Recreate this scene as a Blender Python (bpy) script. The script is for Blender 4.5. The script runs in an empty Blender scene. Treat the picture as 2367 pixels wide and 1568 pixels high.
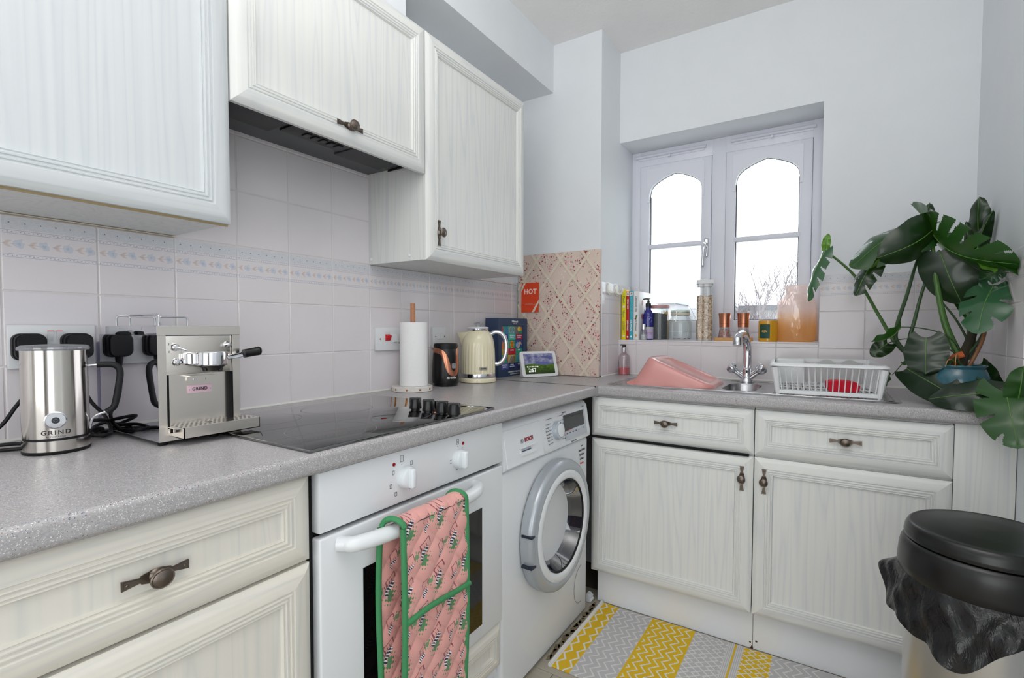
import bpy, bmesh, math, random
from mathutils import Vector, Matrix
PI = math.pi
S = bpy.context.scene
COL = S.collection

# ------------------------------------------------------------------ camera, world, lights, exposure
cam_data = bpy.data.cameras.new('camera')
cam_data.sensor_width = 36.0
cam_data.lens = 1155.12 / 2367.0 * 36.0
cam_data.shift_x = 0.00074
cam_data.shift_y = 0.0075
cam_data.clip_start = 0.02
cam = bpy.data.objects.new('camera', cam_data)
COL.objects.link(cam)
_yaw, _pit, _rol = 0.5697, -0.0355, 0.0018
F = Vector((-math.sin(_yaw) * math.cos(_pit), math.cos(_yaw) * math.cos(_pit), math.sin(_pit)))
R0 = Vector((math.cos(_yaw), math.sin(_yaw), 0)); U0 = R0.cross(F)
R1 = R0 * math.cos(_rol) + U0 * math.sin(_rol); U1 = -R0 * math.sin(_rol) + U0 * math.cos(_rol)
cam.matrix_world = Matrix(((R1.x, U1.x, -F.x, 1.3353), (R1.y, U1.y, -F.y, -0.9709), (R1.z, U1.z, -F.z, 1.0886), (0, 0, 0, 1)))
S.camera = cam

world = bpy.data.worlds.new('overcast_sky'); S.world = world
world.use_nodes = True
wbg = world.node_tree.nodes['Background']
wbg.inputs[0].default_value = (0.92, 0.96, 1.0, 1)
wbg.inputs[1].default_value = 3.4

def area_light(name, loc, target, sx, sy, power, col):
    d = bpy.data.lights.new(name, 'AREA'); d.shape = 'RECTANGLE'; d.size = sx; d.size_y = sy
    d.energy = power; d.color = col
    o = bpy.data.objects.new(name, d); COL.objects.link(o); o.location = loc
    o.rotation_euler = (Vector(target) - Vector(loc)).to_track_quat('-Z', 'Y').to_euler()
    return o
area_light('rear_daylight', (1.25, -3.05, 1.25), (0.9, 0.6, 1.1), 1.5, 1.9, 22, (0.95, 0.98, 1.0))
area_light('side_fill', (2.57, -1.55, 1.25), (0.5, 0.4, 1.0), 1.5, 1.9, 19, (0.95, 0.98, 1.0))  # added fill that brightens the left run; no window is there
area_light('ceiling_fill', (1.15, -0.85, 1.80), (1.15, -0.70, 3.0), 0.5, 0.5, 20, (1.0, 0.985, 0.97))  # added fill thrown up at the ceiling; no fitting hangs there
S.view_settings.view_transform = 'Standard'
S.view_settings.look = 'None'
S.view_settings.exposure = 0.02
S.view_settings.gamma = 1.0
S.view_settings.use_curve_mapping = False

# ------------------------------------------------------------------ mesh builder
class MB:
    def __init__(s):
        s.v = []; s.f = []; s.m = []
    def add(s, vs, fs, mi=0):
        o = len(s.v); s.v += [tuple(p) for p in vs]
        for f in fs: s.f.append([i + o for i in f]); s.m.append(mi)
        return s
    def box(s, x0, x1, y0, y1, z0, z1, mi=0, c=0.0):
        if x0 > x1: x0, x1 = x1, x0
        if y0 > y1: y0, y1 = y1, y0
        if z0 > z1: z0, z1 = z1, z0
        if c <= 0:
            vs = [(x, y, z) for z in (z0, z1) for x, y in ((x0, y0), (x1, y0), (x1, y1), (x0, y1))]
            return s.add(vs, [(3, 2, 1, 0), (4, 5, 6, 7), (0, 1, 5, 4), (1, 2, 6, 5), (2, 3, 7, 6), (3, 0, 4, 7)], mi)
        bm = bmesh.new(); bmesh.ops.create_cube(bm, size=1.0)
        for w in bm.verts:
            w.co = Vector((x0 + (w.co.x + .5) * (x1 - x0), y0 + (w.co.y + .5) * (y1 - y0), z0 + (w.co.z + .5) * (z1 - z0)))
        bmesh.ops.bevel(bm, geom=bm.edges[:], offset=c, segments=2 if c < .004 else 3, profile=.5, affect='EDGES')
        s.from_bm(bm, mi); bm.free(); return s
    def from_bm(s, bm, mi=0, M=None):
        bm.verts.index_update()
        s.add([(M @ w.co) if M else w.co for w in bm.verts], [[w.index for w in f.verts] for f in bm.faces], mi)
    def ring(s, c, ax, bx, r, n, ry=None):
        ry = r if ry is None else ry
        return [c + ax * (r * math.cos(2 * PI * i / n)) + bx * (ry * math.sin(2 * PI * i / n)) for i in range(n)]
    def lathe(s, prof, n=32, mi=0, c=(0, 0, 0), axis='z', cap=True, sx=1.0, sy=1.0):
        # prof: list of (radius, height[, mat])
        vs = []; fs = []; ms = []
        for p in prof:
            for i in range(n):
                a = 2 * PI * i / n; x = p[0] * math.cos(a) * sx; y = p[0] * math.sin(a) * sy; z = p[1]
                if axis == 'z': q = (x, y, z)
                elif axis == '-y': q = (x, -z, y)
                elif axis == 'y': q = (-x, z, y)
                elif axis == 'x': q = (z, x, y)
                vs.append((q[0] + c[0], q[1] + c[1], q[2] + c[2]))
        o = len(s.v); s.v += vs
        for k in range(len(prof) - 1):
            mm = prof[k][2] if len(prof[k]) > 2 else mi
            for i in range(n):
                j = (i + 1) % n
                s.f.append([o + k * n + i, o + k * n + j, o + (k + 1) * n + j, o + (k + 1) * n + i]); s.m.append(mm)
        if cap:
            if prof[0][0] > 1e-6: s.f.append([o + i for i in reversed(range(n))]); s.m.append(prof[0][2] if len(prof[0]) > 2 else mi)
            if prof[-1][0] > 1e-6: s.f.append([o + (len(prof) - 1) * n + i for i in range(n)]); s.m.append(prof[-1][2] if len(prof[-1]) > 2 else mi)
        return s
    def tube(s, pts, r, n=10, mi=0, closed=False, cap=True, flat=1.0, up=None):
        P = [Vector(p) for p in pts]; m = len(P)
        rr = r if isinstance(r, (list, tuple)) else [r] * m
        o = len(s.v); prev = None
        for k in range(m):
            if closed: t = P[(k + 1) % m] - P[k - 1]
            else: t = P[min(k + 1, m - 1)] - P[max(k - 1, 0)]
            t.normalize()
            if prev is None:
                h = Vector(up) if up else (Vector((0, 0, 1)) if abs(t.z) < .9 else Vector((1, 0, 0)))
                a = t.cross(h).normalized()
            else:
                a = (prev - t * prev.dot(t)); a = a.normalized() if a.length > 1e-6 else prev
            b = t.cross(a); prev = a
            for q in s.ring(P[k], a, b, rr[k], n, rr[k] * flat): s.v.append(tuple(q))
        for k in range(m if closed else m - 1):
            k2 = (k + 1) % m
            for i in range(n):
                j = (i + 1) % n
                s.f.append([o + k * n + i, o + k * n + j, o + k2 * n + j, o + k2 * n + i]); s.m.append(mi)
        if cap and not closed:
            s.f.append([o + i for i in reversed(range(n))]); s.m.append(mi)
            s.f.append([o + (m - 1) * n + i for i in range(n)]); s.m.append(mi)
        return s
    def cyl(s, p0, p1, r0, r1=None, n=20, mi=0):
        return s.tube([p0, p1], [r0, r0 if r1 is None else r1], n, mi)
    def prism(s, poly, d0, d1, mi=0, plane='xz'):
        # polygon in local plane, extruded along the third axis
        def q(a, b, d):
            return {'xz': (a, d, b), 'xy': (a, b, d), 'yz': (d, a, b)}[plane]
        n = len(poly); vs = [q(a, b, d0) for a, b in poly] + [q(a, b, d1) for a, b in poly]
        fs = [list(range(n)), list(range(2 * n - 1, n - 1, -1))]
        for i in range(n):
            j = (i + 1) % n; fs.append([i, i + n, j + n, j])
        return s.add(vs, fs, mi)
    def grid(s, fn, nu, nv, mi=0, cu=False, skip=None):
        o = len(s.v); mu = nu if cu else nu + 1
        for i in range(mu):
            for j in range(nv + 1): s.v.append(tuple(fn(i / nu, j / nv)))
        for i in range(nu):
            for j in range(nv):
                if skip and skip((i + .5) / nu, (j + .5) / nv): continue
                i2 = (i + 1) % mu
                s.f.append([o + i * (nv + 1) + j, o + i2 * (nv + 1) + j, o + i2 * (nv + 1) + j + 1, o + i * (nv + 1) + j + 1]); s.m.append(mi)
        return s
    def mesh(s, name, mats, smooth=True, angle=35, normals=True):
        me = bpy.data.meshes.new(name); me.from_pydata(s.v, [], s.f)
        for m in (mats if isinstance(mats, (list, tuple)) else [mats]): me.materials.append(m)
        if any(s.m): me.polygons.foreach_set('material_index', s.m)
        if normals:
            bm = bmesh.new(); bm.from_mesh(me); bmesh.ops.recalc_face_normals(bm, faces=bm.faces); bm.to_mesh(me); bm.free()
        if smooth:
            me.shade_smooth(); me.set_sharp_from_angle(angle=math.radians(angle))
        me.update(); return me
    def build(s, name, mats, parent=None, loc=(0, 0, 0), rot=(0, 0, 0), smooth=True, angle=35, normals=True):
        return link(name, s.mesh(name, mats, smooth, angle, normals), parent, loc, rot)

def link(name, me, parent=None, loc=(0, 0, 0), rot=(0, 0, 0)):
    o = bpy.data.objects.new(name, me); COL.objects.link(o)
    o.parent = parent; o.location = loc; o.rotation_euler = rot
    return o
def tag(o, label, cat, group=None, kind=None):
    if label: o['label'] = label
    if cat: o['category'] = cat
    if group: o['group'] = group
    if kind: o['kind'] = kind
    return o
def thing(name, label, cat, loc=(0, 0, 0), rotz=0.0, group=None, rot=None):
    o = bpy.data.objects.new(name, None); COL.objects.link(o); o.empty_display_size = .05
    o.location = loc; o.rotation_euler = rot if rot else (0, 0, rotz)
    return tag(o, label, cat, group)
def struct(o):
    o['kind'] = 'structure'; return o
def sroot(name, loc=(0, 0, 0), rotz=0.0):
    o = bpy.data.objects.new(name, None); COL.objects.link(o); o.location = loc; o.rotation_euler = (0, 0, rotz)
    o['kind'] = 'structure'; return o
def copy_tree(o, parent=None):
    c = o.copy(); COL.objects.link(c); c.parent = parent
    for ch in list(o.children): copy_tree(ch, c)
    return c
def text(s, size, mat, parent, loc, rot=(PI / 2, 0, 0), name='lettering', align='CENTER', ext=.0004, bold=0.0, spacing=1.0, sx=1.0):
    cu = bpy.data.curves.new('t', 'FONT'); cu.body = s; cu.size = size; cu.align_x = align; cu.align_y = 'CENTER'
    cu.extrude = ext; cu.offset = bold; cu.space_character = spacing; cu.resolution_u = 3
    to = bpy.data.objects.new('t', cu); COL.objects.link(to)
    me = bpy.data.meshes.new_from_object(to.evaluated_get(bpy.context.evaluated_depsgraph_get()))
    bpy.data.objects.remove(to); bpy.data.curves.remove(cu)
    me.materials.clear(); me.materials.append(mat)
    o = link(name, me, parent, loc, rot); o.scale = (sx, 1, 1); return o
def arc(c, r, a0, a1, n, plane='xz'):
    out = []
    for i in range(n + 1):
        a = a0 + (a1 - a0) * i / n; out.append((c[0] + r * math.cos(a), c[1] + r * math.sin(a)))
    return out
def rrect(x0, x1, z0, z1, r, n=5):
    return (arc((x1 - r, z0 + r), r, -PI / 2, 0, n) + arc((x1 - r, z1 - r), r, 0, PI / 2, n) +
            arc((x0 + r, z1 - r), r, PI / 2, PI, n) + arc((x0 + r, z0 + r), r, PI, 1.5 * PI, n))
def smooth_path(pts, n=8):
    P = [Vector(p) for p in pts]; out = []
    for i in range(len(P) - 1):
        p0 = P[max(i - 1, 0)]; p1 = P[i]; p2 = P[i + 1]; p3 = P[min(i + 2, len(P) - 1)]
        for k in range(n):
            t = k / n
            out.append(.5 * ((2 * p1) + (p2 - p0) * t + (2 * p0 - 5 * p1 + 4 * p2 - p3) * t * t + (3 * p1 - p0 - 3 * p2 + p3) * t ** 3))
    out.append(P[-1]); return out

# ------------------------------------------------------------------ materials
def lin(c): return tuple(((x / 255) / 12.92 if x / 255 <= .04045 else ((x / 255 + .055) / 1.055) ** 2.4) for x in c) + (1,)
class X:
    """small expression wrapper around Math nodes"""
    def __init__(s, nt, k): s.nt = nt; s.k = k
    def _n(s, op, *a):
        n = s.nt.nodes.new('ShaderNodeMath'); n.operation = op
        for i, q in enumerate((s,) + a):
            if isinstance(q, X): s.nt.links.new(q.k, n.inputs[i])
            else: n.inputs[i].default_value = q
        return X(s.nt, n.outputs[0])
    def __add__(s, o): return s._n('ADD', o)
    __radd__ = __add__
    def __sub__(s, o): return s._n('SUBTRACT', o)
    def __rsub__(s, o): return (s * -1) + o
    def __mul__(s, o): return s._n('MULTIPLY', o)
    __rmul__ = __mul__
    def __truediv__(s, o): return s._n('DIVIDE', o)
    def lt(s, o): return s._n('LESS_THAN', o)
    def gt(s, o): return s._n('GREATER_THAN', o)
    def fr(s): return s._n('FRACT')
    def fl(s): return s._n('FLOOR')
    def ab(s): return s._n('ABSOLUTE')
    def sin(s): return s._n('SINE')
    def mn(s, o): return s._n('MINIMUM', o)
    def mx(s, o): return s._n('MAXIMUM', o)
    def sq(s): return s * s
    def rt(s): return s._n('SQRT')
    def tri(s): return (s.fr() - .5).ab() * 2      # 0..1 triangle
    def between(s, a, b): return s.gt(a) * s.lt(b)
class Mat:
    def __init__(s, name):
        s.m = bpy.data.materials.new(name); s.m.use_nodes = True; s.nt = s.m.node_tree
        s.b = s.nt.nodes['Principled BSDF']; s.out = s.nt.nodes['Material Output']
        s._tc = None
    def node(s, t, **kw):
        n = s.nt.nodes.new(t)
        for k, v in kw.items(): setattr(n, k, v)
        return n
    def tc(s, which='Object'):
        if not s._tc: s._tc = s.node('ShaderNodeTexCoord')
        return s._tc.outputs[which]
    def xyz(s, which='Object'):
        n = s.node('ShaderNodeSeparateXYZ'); s.nt.links.new(s.tc(which), n.inputs[0])
        return [X(s.nt, n.outputs[i]) for i in range(3)]
    def mapping(s, scale, loc=(0, 0, 0), which='Object'):
        n = s.node('ShaderNodeMapping'); s.nt.links.new(s.tc(which), n.inputs[0])
        n.inputs['Scale'].default_value = scale; n.inputs['Location'].default_value = loc
        return n.outputs[0]
    def noise(s, vec, scale=5, detail=3, rough=.5, dist=0, out=0):
        n = s.node('ShaderNodeTexNoise'); n.inputs['Scale'].default_value = scale; n.inputs['Detail'].default_value = detail
        n.inputs['Roughness'].default_value = rough; n.inputs['Distortion'].default_value = dist
        s.nt.links.new(vec, n.inputs['Vector']); return X(s.nt, n.outputs[out])
    def voro(s, vec, scale, out='Distance', rnd=1.0):
        n = s.node('ShaderNodeTexVoronoi'); n.inputs['Scale'].default_value = scale; n.inputs['Randomness'].default_value = rnd
        s.nt.links.new(vec, n.inputs['Vector']); return n.outputs[out]
    def mix(s, fac, a, b):
        n = s.node('ShaderNodeMix', data_type='RGBA')
        def put(q, i):
            if isinstance(q, X): s.nt.links.new(q.k, n.inputs[i])
            elif isinstance(q, (int, float)): n.inputs[i].default_value = q
            elif isinstance(q, tuple): n.inputs[i].default_value = q if len(q) == 4 else lin(q)
            else: s.nt.links.new(q, n.inputs[i])
        put(fac, 0); put(a, 6); put(b, 7); return n.outputs[2]
    def ramp(s, fac, stops, interp='LINEAR'):
        n = s.node('ShaderNodeValToRGB'); n.color_ramp.interpolation = interp
        while len(n.color_ramp.elements) < len(stops): n.color_ramp.elements.new(.5)
        for e, (p, c) in zip(n.color_ramp.elements, stops): e.position = p; e.color = lin(c)
        s.nt.links.new(fac.k if isinstance(fac, X) else fac, n.inputs[0]); return n.outputs[0]
    def color(s, sock):
        if isinstance(sock, tuple): s.b.inputs['Base Color'].default_value = lin(sock)
        else: s.nt.links.new(sock, s.b.inputs['Base Color'])
        return s
    def set(s, **kw):
        names = dict(rough='Roughness', metal='Metallic', ior='IOR', spec='Specular IOR Level', trans='Transmission Weight', coat='Coat Weight', coatr='Coat Roughness', sheen='Sheen Weight', alpha='Alpha', sss='Subsurface Weight', aniso='Anisotropic')
        for k, v in kw.items():
            i = s.b.inputs[names[k]]
            if isinstance(v, X): s.nt.links.new(v.k, i)
            else: i.default_value = v
        return s
    def bump(s, h, strength=.2, dist=.001):
        n = s.node('ShaderNodeBump'); n.inputs['Strength'].default_value = strength; n.inputs['Distance'].default_value = dist
        s.nt.links.new(h.k if isinstance(h, X) else h, n.inputs['Height']); s.nt.links.new(n.outputs[0], s.b.inputs['Normal']); return s
def plain(name, c, rough=.5, metal=0.0, **kw):
    q = Mat(name); q.color(tuple(c)); q.set(rough=rough, metal=metal, **kw); return q.m
def textured(name, c, rough=.5, metal=0.0, nscale=60, amt=.06, bumps=.1, bdist=.0005, **kw):
    q = Mat(name); n = q.noise(q.tc(), nscale, 4)
    a = tuple(max(0, int(x * (1 - amt))) for x in c); b = tuple(min(255, int(x * (1 + amt))) for x in c)
    q.color(q.mix(n, a, b)); q.set(rough=rough, metal=metal, **kw)
    if bumps: q.bump(n, bumps, bdist)
    return q.m
def thin_glass(name, tint=(245, 250, 250), gloss=.10, rough=.02, body=0.0, bodycol=(255, 255, 255)):
    q = Mat(name); nt = q.nt
    t = q.node('ShaderNodeBsdfTransparent'); t.inputs[0].default_value = lin(tint)
    g = q.node('ShaderNodeBsdfGlossy'); g.inputs['Roughness'].default_value = rough
    lw = q.node('ShaderNodeLayerWeight'); lw.inputs[0].default_value = .35
    f = (X(nt, lw.outputs['Fresnel']) * .40 + gloss * .35)._n('MINIMUM', 1.0)
    mx = q.node('ShaderNodeMixShader'); nt.links.new(f.k, mx.inputs[0]); nt.links.new(t.outputs[0], mx.inputs[1]); nt.links.new(g.outputs[0], mx.inputs[2])
    o = mx.outputs[0]
    if body > 0:
        d = q.node('ShaderNodeBsdfDiffuse'); d.inputs[0].default_value = lin(bodycol)
        tl = q.node('ShaderNodeBsdfTranslucent'); tl.inputs[0].default_value = lin(bodycol)
        a = q.node('ShaderNodeMixShader'); nt.links.new(d.outputs[0], a.inputs[1]); nt.links.new(tl.outputs[0], a.inputs[2])
        m2 = q.node('ShaderNodeMixShader'); m2.inputs[0].default_value = body
        nt.links.new(o, m2.inputs[1]); nt.links.new(a.outputs[0], m2.inputs[2]); o = m2.outputs[0]
    nt.links.new(o, q.out.inputs[0]); return q.m

def wood(name, axis, a=(230, 231, 227), b=(204, 209, 214), seed=0.0):
    """limed woodgrain foil: pale streaks with grey-blue veins running along one axis"""
    q = Mat(name); st = [1.0, 1.0, 1.0]; st[axis] = .045
    v = q.mapping(tuple(st), (seed, seed * 1.3, seed * .7))
    big = q.noise(v, 11, 2, .5, .6)
    w = q.node('ShaderNodeTexNoise'); w.inputs['Scale'].default_value = 150; w.inputs['Detail'].default_value = 3
    st2 = [1.0, 1.0, 1.0]; st2[axis] = .02
    v2 = q.mapping(tuple(st2), (seed, seed, seed)); q.nt.links.new(v2, w.inputs['Vector'])
    fine = X(q.nt, w.outputs[0])
    rings = ((big * 11).fr() - .5).ab() * 2
    vein = rings.gt(.0) * ((rings * rings) * rings)
    f = (vein * .42 + fine * .60 - .20).mx(0.0).mn(1.0)
    q.color(q.mix(f, a, b)); q.set(rough=.42, spec=.4); q.bump(f, .12, .0006); return q.m

WOOD = [wood('limed_wood_x', 0, seed=.3), wood('limed_wood_y', 1, seed=1.1), wood('limed_wood_z', 2, seed=2.2)]
CREAM = [wood('cream_wood_x', 0, (231, 226, 215), (207, 208, 204), .5), wood('cream_wood_y', 1, (231, 226, 215), (207, 208, 204), .9), wood('cream_wood_z', 2, (229, 225, 215), (205, 207, 204), 1.7)]
WOODB = [wood('cool_limed_wood_x', 0, (217, 221, 222), (198, 205, 210), .2), wood('cool_limed_wood_y', 1, (217, 221, 222), (198, 205, 210), .4), wood('cool_limed_wood_z', 2, (216, 220, 222), (196, 203, 209), .6)]
M_wall = textured('wall_paint', (232, 236, 240), .75, nscale=9, amt=.012, bumps=.08, bdist=.001)
def ceiling_mat():
    q = Mat('ceiling_artex'); n = q.noise(q.tc(), 7, 6, .6, .5); n2 = q.noise(q.tc(), 40, 3, .6, 1.2)
    q.color(q.mix(n, (240, 239, 238), (248, 247, 246))); q.set(rough=.6); q.bump(n2 + n, .35, .004); return q.m
M_ceil = ceiling_mat()
def tile_mat():
    q = Mat('glazed_tile'); oi = q.node('ShaderNodeObjectInfo'); n = q.noise(q.tc(), 14, 2)
    q.color(q.mix(n, (228, 223, 226), (232, 227, 230))); q.set(rough=.16, spec=.45); q.bump(n, .05, .002); return q.m
M_tile = tile_mat()
def border_mat():
    q = Mat('border_tile_print'); u, y, v = q.xyz()            # tile spans u 0..0.148, v 0..0.1445
    n = q.noise(q.tc(), 60, 3)
    base = q.mix(n, (228, 223, 226), (232, 226, 227))
    blue = (192, 203, 218); peach = (212, 188, 180)
    # pale blue marbled band at the top
    band = v.between(.118, .141)
    vein = (q.noise(q.mapping((1, 1, 2)), 70, 4, .6, 2.0) - .5).ab().lt(.05)
    c = q.mix(band * .55, base, (196, 204, 212))
    c = q.mix(band * vein * .7, c, (222, 226, 230))
    dots = ((u / .0231).fr() - .5).ab().lt(.05) * (v - .130).ab().lt(.0012)
    c = q.mix(dots, c, (120, 125, 145))
    for z in (.1155, .1095, .0700, .0640): c = q.mix((v - z).ab().lt(.0005) * .8, c, (165, 180, 205))
    for z in (.1125, .0670):
        d = ((u / .0062).fr() - .5).ab().lt(.14) * (v - z).ab().lt(.0007); c = q.mix(d * .8, c, (150, 140, 150))
    # blue flower and peach leaf pair, four times per tile
    p = .148 / 4; uu = (u / p).fr() * p; vv = v - .0895
    wob = (q.noise(q.tc(), 220, 2) - .5) * .010
    fl = ((uu - .0255).sq() + vv.sq()).rt() + wob; ang = ((uu - .0255) * 380).sin() * (vv * 380).sin()
    c = q.mix((fl + ang * .0015).lt(.0082) * .6, c, blue)
    c = q.mix(fl.lt(.0028) * .5, c, (172, 186, 208))
    lx = uu - .0030; ly = (vv.ab() - lx * .55)
    leaf = (ly.ab() + (lx - .005).ab() * .45).lt(.0034) * lx.gt(-.0005) * lx.lt(.0125)
    c = q.mix(leaf * .6, c, peach)
    st = vv.ab().lt(.0004) * uu.lt(.018); c = q.mix(st * .5, c, (150, 160, 150))
    q.color(c); q.set(rough=.16, spec=.45); return q.m
M_border = border_mat()
M_grout = plain('grout', (224, 219, 216), .8)
M_seal = plain('white_sealant', (232, 232, 226), .4)
def speckle():
    q = Mat('speckled_laminate'); t = q.tc()
    v1 = q.voro(t, 620, 'Color'); sep = q.node('ShaderNodeSeparateColor'); q.nt.links.new(v1, sep.inputs[0])
    r = X(q.nt, sep.outputs[0]); g = X(q.nt, sep.outputs[1])
    d = X(q.nt, q.voro(t, 620, 'Distance'))
    core = d.lt(.42)
    n = q.noise(t, 18, 3)
    base = q.mix(n, (154, 152, 155), (167, 165, 166))
    base = q.mix((g * .8), base, (184, 182, 183))
    c = q.mix(r.gt(.84) * core, base, (222, 220, 218))
    c = q.mix(r.lt(.10) * core, c, (84, 86, 108))
    c = q.mix(r.between(.10, .17) * core, c, (160, 112, 98))
    q.color(c); q.set(rough=.30, spec=.45); q.bump(n, .03, .001); return q.m
M_top = speckle()
M_white = plain('white_enamel', (230, 233, 236), .28)
M_whitep = plain('white_plastic', (228, 230, 232), .35)
M_upvc = plain('window_upvc', (228, 230, 240), .35)
M_black = plain('black_plastic', (9, 9, 11), .30)
M_blackm = plain('black_matt_rubber', (13, 14, 17), .5, spec=.35)
M_dark = plain('dark_void', (6, 6, 7), .9)
M_chrome = plain('chrome', (215, 216, 220), .08, 1.0)
M_steel = plain('polished_steel', (205, 200, 194), .14, 1.0)
M_mirror = plain('mirror_steel', (200, 200, 205), .035, 1.0)
def brushed():
    q = Mat('brushed_steel'); n = q.noise(q.mapping((.02, .02, 1)), 500, 2)
    q.color((198, 197, 196)); q.set(rough=.27, metal=1.0); q.bump(n, .03, .0003); return q.m
M_brush = brushed()
M_sink = plain('sink_steel', (176, 176, 178), .24, 1.0)
M_pewter = plain('antique_pewter', (118, 108, 100), .35, 1.0)
M_copper = plain('copper', (206, 140, 112), .26, 1.0)
M_red = plain('red_plastic', (205, 20, 24), .35)
M_darkred = plain('neon_red', (150, 8, 18), .2)
M_print = plain('print_grey', (92, 94, 100), .6)
M_printw = plain('print_white', (240, 240, 240), .5)
M_ink = plain('print_black', (24, 24, 30), .5)
M_glass = thin_glass('clear_glass', gloss=.12)
M_pane = thin_glass('window_glass', (252, 254, 254), gloss=.06)
# ------------------------------------------------------------------ room shell
PX, PY, BY, FY, RX, CZ = .4472, 1.1624, 1.396, 1.5776, 1.7535, 2.4249
SILL, WINX, WINZ = 1.0363, 1.2918, 1.9948
REAR = -3.2
def floor_mat():
    q = Mat('grey_beige_vinyl_floor'); x, y, z = q.xyz()
    n = q.noise(q.mapping((1, 9, 1)), 7, 5, .65, .4); c = q.mix(n, (158, 150, 134), (190, 183, 168))
    q.color(c); q.set(rough=.45); return q.m
fl_ = struct(MB().box(-.1, 2.6, REAR - .1, 1.8, -.06, -.0035).build('floor', plain('floor_joint', (96, 86, 74), .8), smooth=False))
_fm = floor_mat()
for r_ in range(17):
    for c_ in range(3):
        x0 = .02 + c_ * .90 - (r_ % 3) * .30; x1 = min(x0 + .8975, 2.5); x0 = max(x0, .0)
        if x1 - x0 < .05: continue
        y0 = -.62 + r_ * .0925; k_ = MB().box(0, x1 - x0, 0, .0905, -.0035, 0, 0, .0007).build('floor_plank', _fm, fl_, (x0, y0, 0), smooth=False)
MB().box(0, 2.5, REAR, -.6225, -.0035, 0).build('floor_sheet', _fm, fl_, smooth=False)
struct(MB().box(-.1, 2.6, REAR - .1, 1.8, CZ, CZ + .08).build('ceiling', M_ceil, smooth=False))
wl = struct(MB().box(-.1, 0, REAR - .1, BY + .3, 0, CZ).build('wall_left', M_wall, smooth=False))
struct(MB().box(0, PX, PY, BY + .3, 0, CZ).build('wall_pier', M_wall, smooth=False))
wb = struct(MB().box(PX, RX, BY, BY + .26, 0, SILL - .024).box(PX, RX, BY, BY + .26, WINZ, CZ)
            .box(WINX, RX + .1, BY, BY + .26, SILL - .024, WINZ).build('wall_back', M_wall, smooth=False))
wr = struct(MB().box(RX, RX + .1, -.35, BY + .02, 0, CZ).box(RX + .85, RX + .95, REAR, -.35, 0, CZ).box(RX + .1, RX + .95, -.45, -.35, 0, CZ)
            .build('wall_right', M_wall, smooth=False))
struct(MB().box(-.1, 2.7, REAR - .1, REAR, 0, CZ).build('wall_rear', textured('rear_wall_paint', (225, 222, 216), .8, bumps=0), smooth=False))
struct(MB().box(0, .2038, REAR, PY, 2.2045, CZ).build('trim_1', M_wall, smooth=False))
struct(MB().box(0, .2038, -1.10, .186, 2.0116, 2.2045).build('trim_2', M_wall, smooth=False))
# a brown door in the rear wall (seen only in the steel)
d3 = MB().box(0, .80, -.045, 0, .005, 2.0, c=.004).box(.12, .35, -.052, -.045, .25, .95, 0, .006).box(.45, .68, -.052, -.045, .25, .95, 0, .006).box(.12, .35, -.052, -.045, 1.1, 1.85, 0, .006).box(.45, .68, -.052, -.045, 1.1, 1.85, 0, .006)
dr = struct(d3.build('door_1', textured('brown_door', (92, 62, 42), .4, nscale=30), loc=(1.05, REAR + .05, 0), rot=(0, 0, 0)))
dr.rotation_euler.z = PI; dr.location = (2.55, REAR, 0)
MB().lathe([(.012, 0), (.012, .03), (.026, .04), (.028, .055), (.015, .065), (0, .066)], 20, axis='-y').build('door_handle', M_chrome, dr, (.07, -.045, 1.0))

# wall tiles: every tile a child of its wall
_tc = {}
def tile_mesh(w, h, c0=0.0):
    k = (round(w, 4), round(h, 4))
    if k in _tc: return _tc[k]
    m = MB(); e = .0016; d = .006
    vs = [(0, 0, 0), (w, 0, 0), (w, 0, h), (0, 0, h), (0, -d + e, 0), (w, -d + e, 0), (w, -d + e, h), (0, -d + e, h),
          (e, -d, e), (w - e, -d, e), (w - e, -d, h - e), (e, -d, h - e)]
    fs = []
    for a in (0, 4):
        for i in range(4):
            j = (i + 1) % 4; fs.append((a + i, a + j, a + 4 + j, a + 4 + i))
    fs.append((8, 9, 10, 11)); m.add(vs, fs); _tc[k] = m
    return m
_tm = {}
def tile(par, p, rz, w, h, mat=None):
    mat = mat or M_tile; k = (round(w, 4), round(h, 4), mat.name)
    if k not in _tm: _tm[k] = tile_mesh(w, h).mesh('tile', mat, smooth=False)
    return link('tile', _tm[k], par, p, (0, 0, rz))
G = .002; RH = .146
ROWS = [(.87, 1.0145), (1.0145, 1.1604), (1.1604, 1.3063)]
rnd = random.Random(5)
def tile_run(par, base, rz, us, rows, border=2):
    """us: list of column edges along the run"""
    dx, dy = math.cos(rz), math.sin(rz)
    for a, b in zip(us[:-1], us[1:]):
        for k, (z0, z1) in enumerate(rows):
            j = (rnd.random() - .5) * .0006
            tile(par, (base[0] + dx * (a + G / 2) + (-dy) * -j * 0, base[1] + dy * (a + G / 2), z0 + G / 2 + (.0 if k else .0)), rz, b - a - G, z1 - z0 - G, M_border if k == border else M_tile)
def grout(par, base, rz, u0, u1, z0, z1):
    o = MB().box(u0, u1, -.0042, 0, z0, z1).build('grout', M_grout, par, (base[0], base[1], 0), (0, 0, rz), smooth=False)
    return o
TY = -.6911; cols = [TY + .15 * i for i in range(-5, 13)] + [PY]
tile_run(wl, (0, 0, 0), PI / 2, cols, ROWS)
grout(wl, (0, 0, 0), PI / 2, cols[0], PY, .87, 1.306)
gapc = [-.3904, TY + .15 * 3 + .0, TY + .15 * 4, TY + .15 * 5, TY + .15 * 6, .2096]
gapc = [-.3904, -.2411, -.0911, .0589, .2089]
tile_run(wl, (0, 0, 0), PI / 2, gapc, [(1.3063, 1.4523), (1.4523, 1.598), (1.598, 1.625)], border=9)
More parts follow.
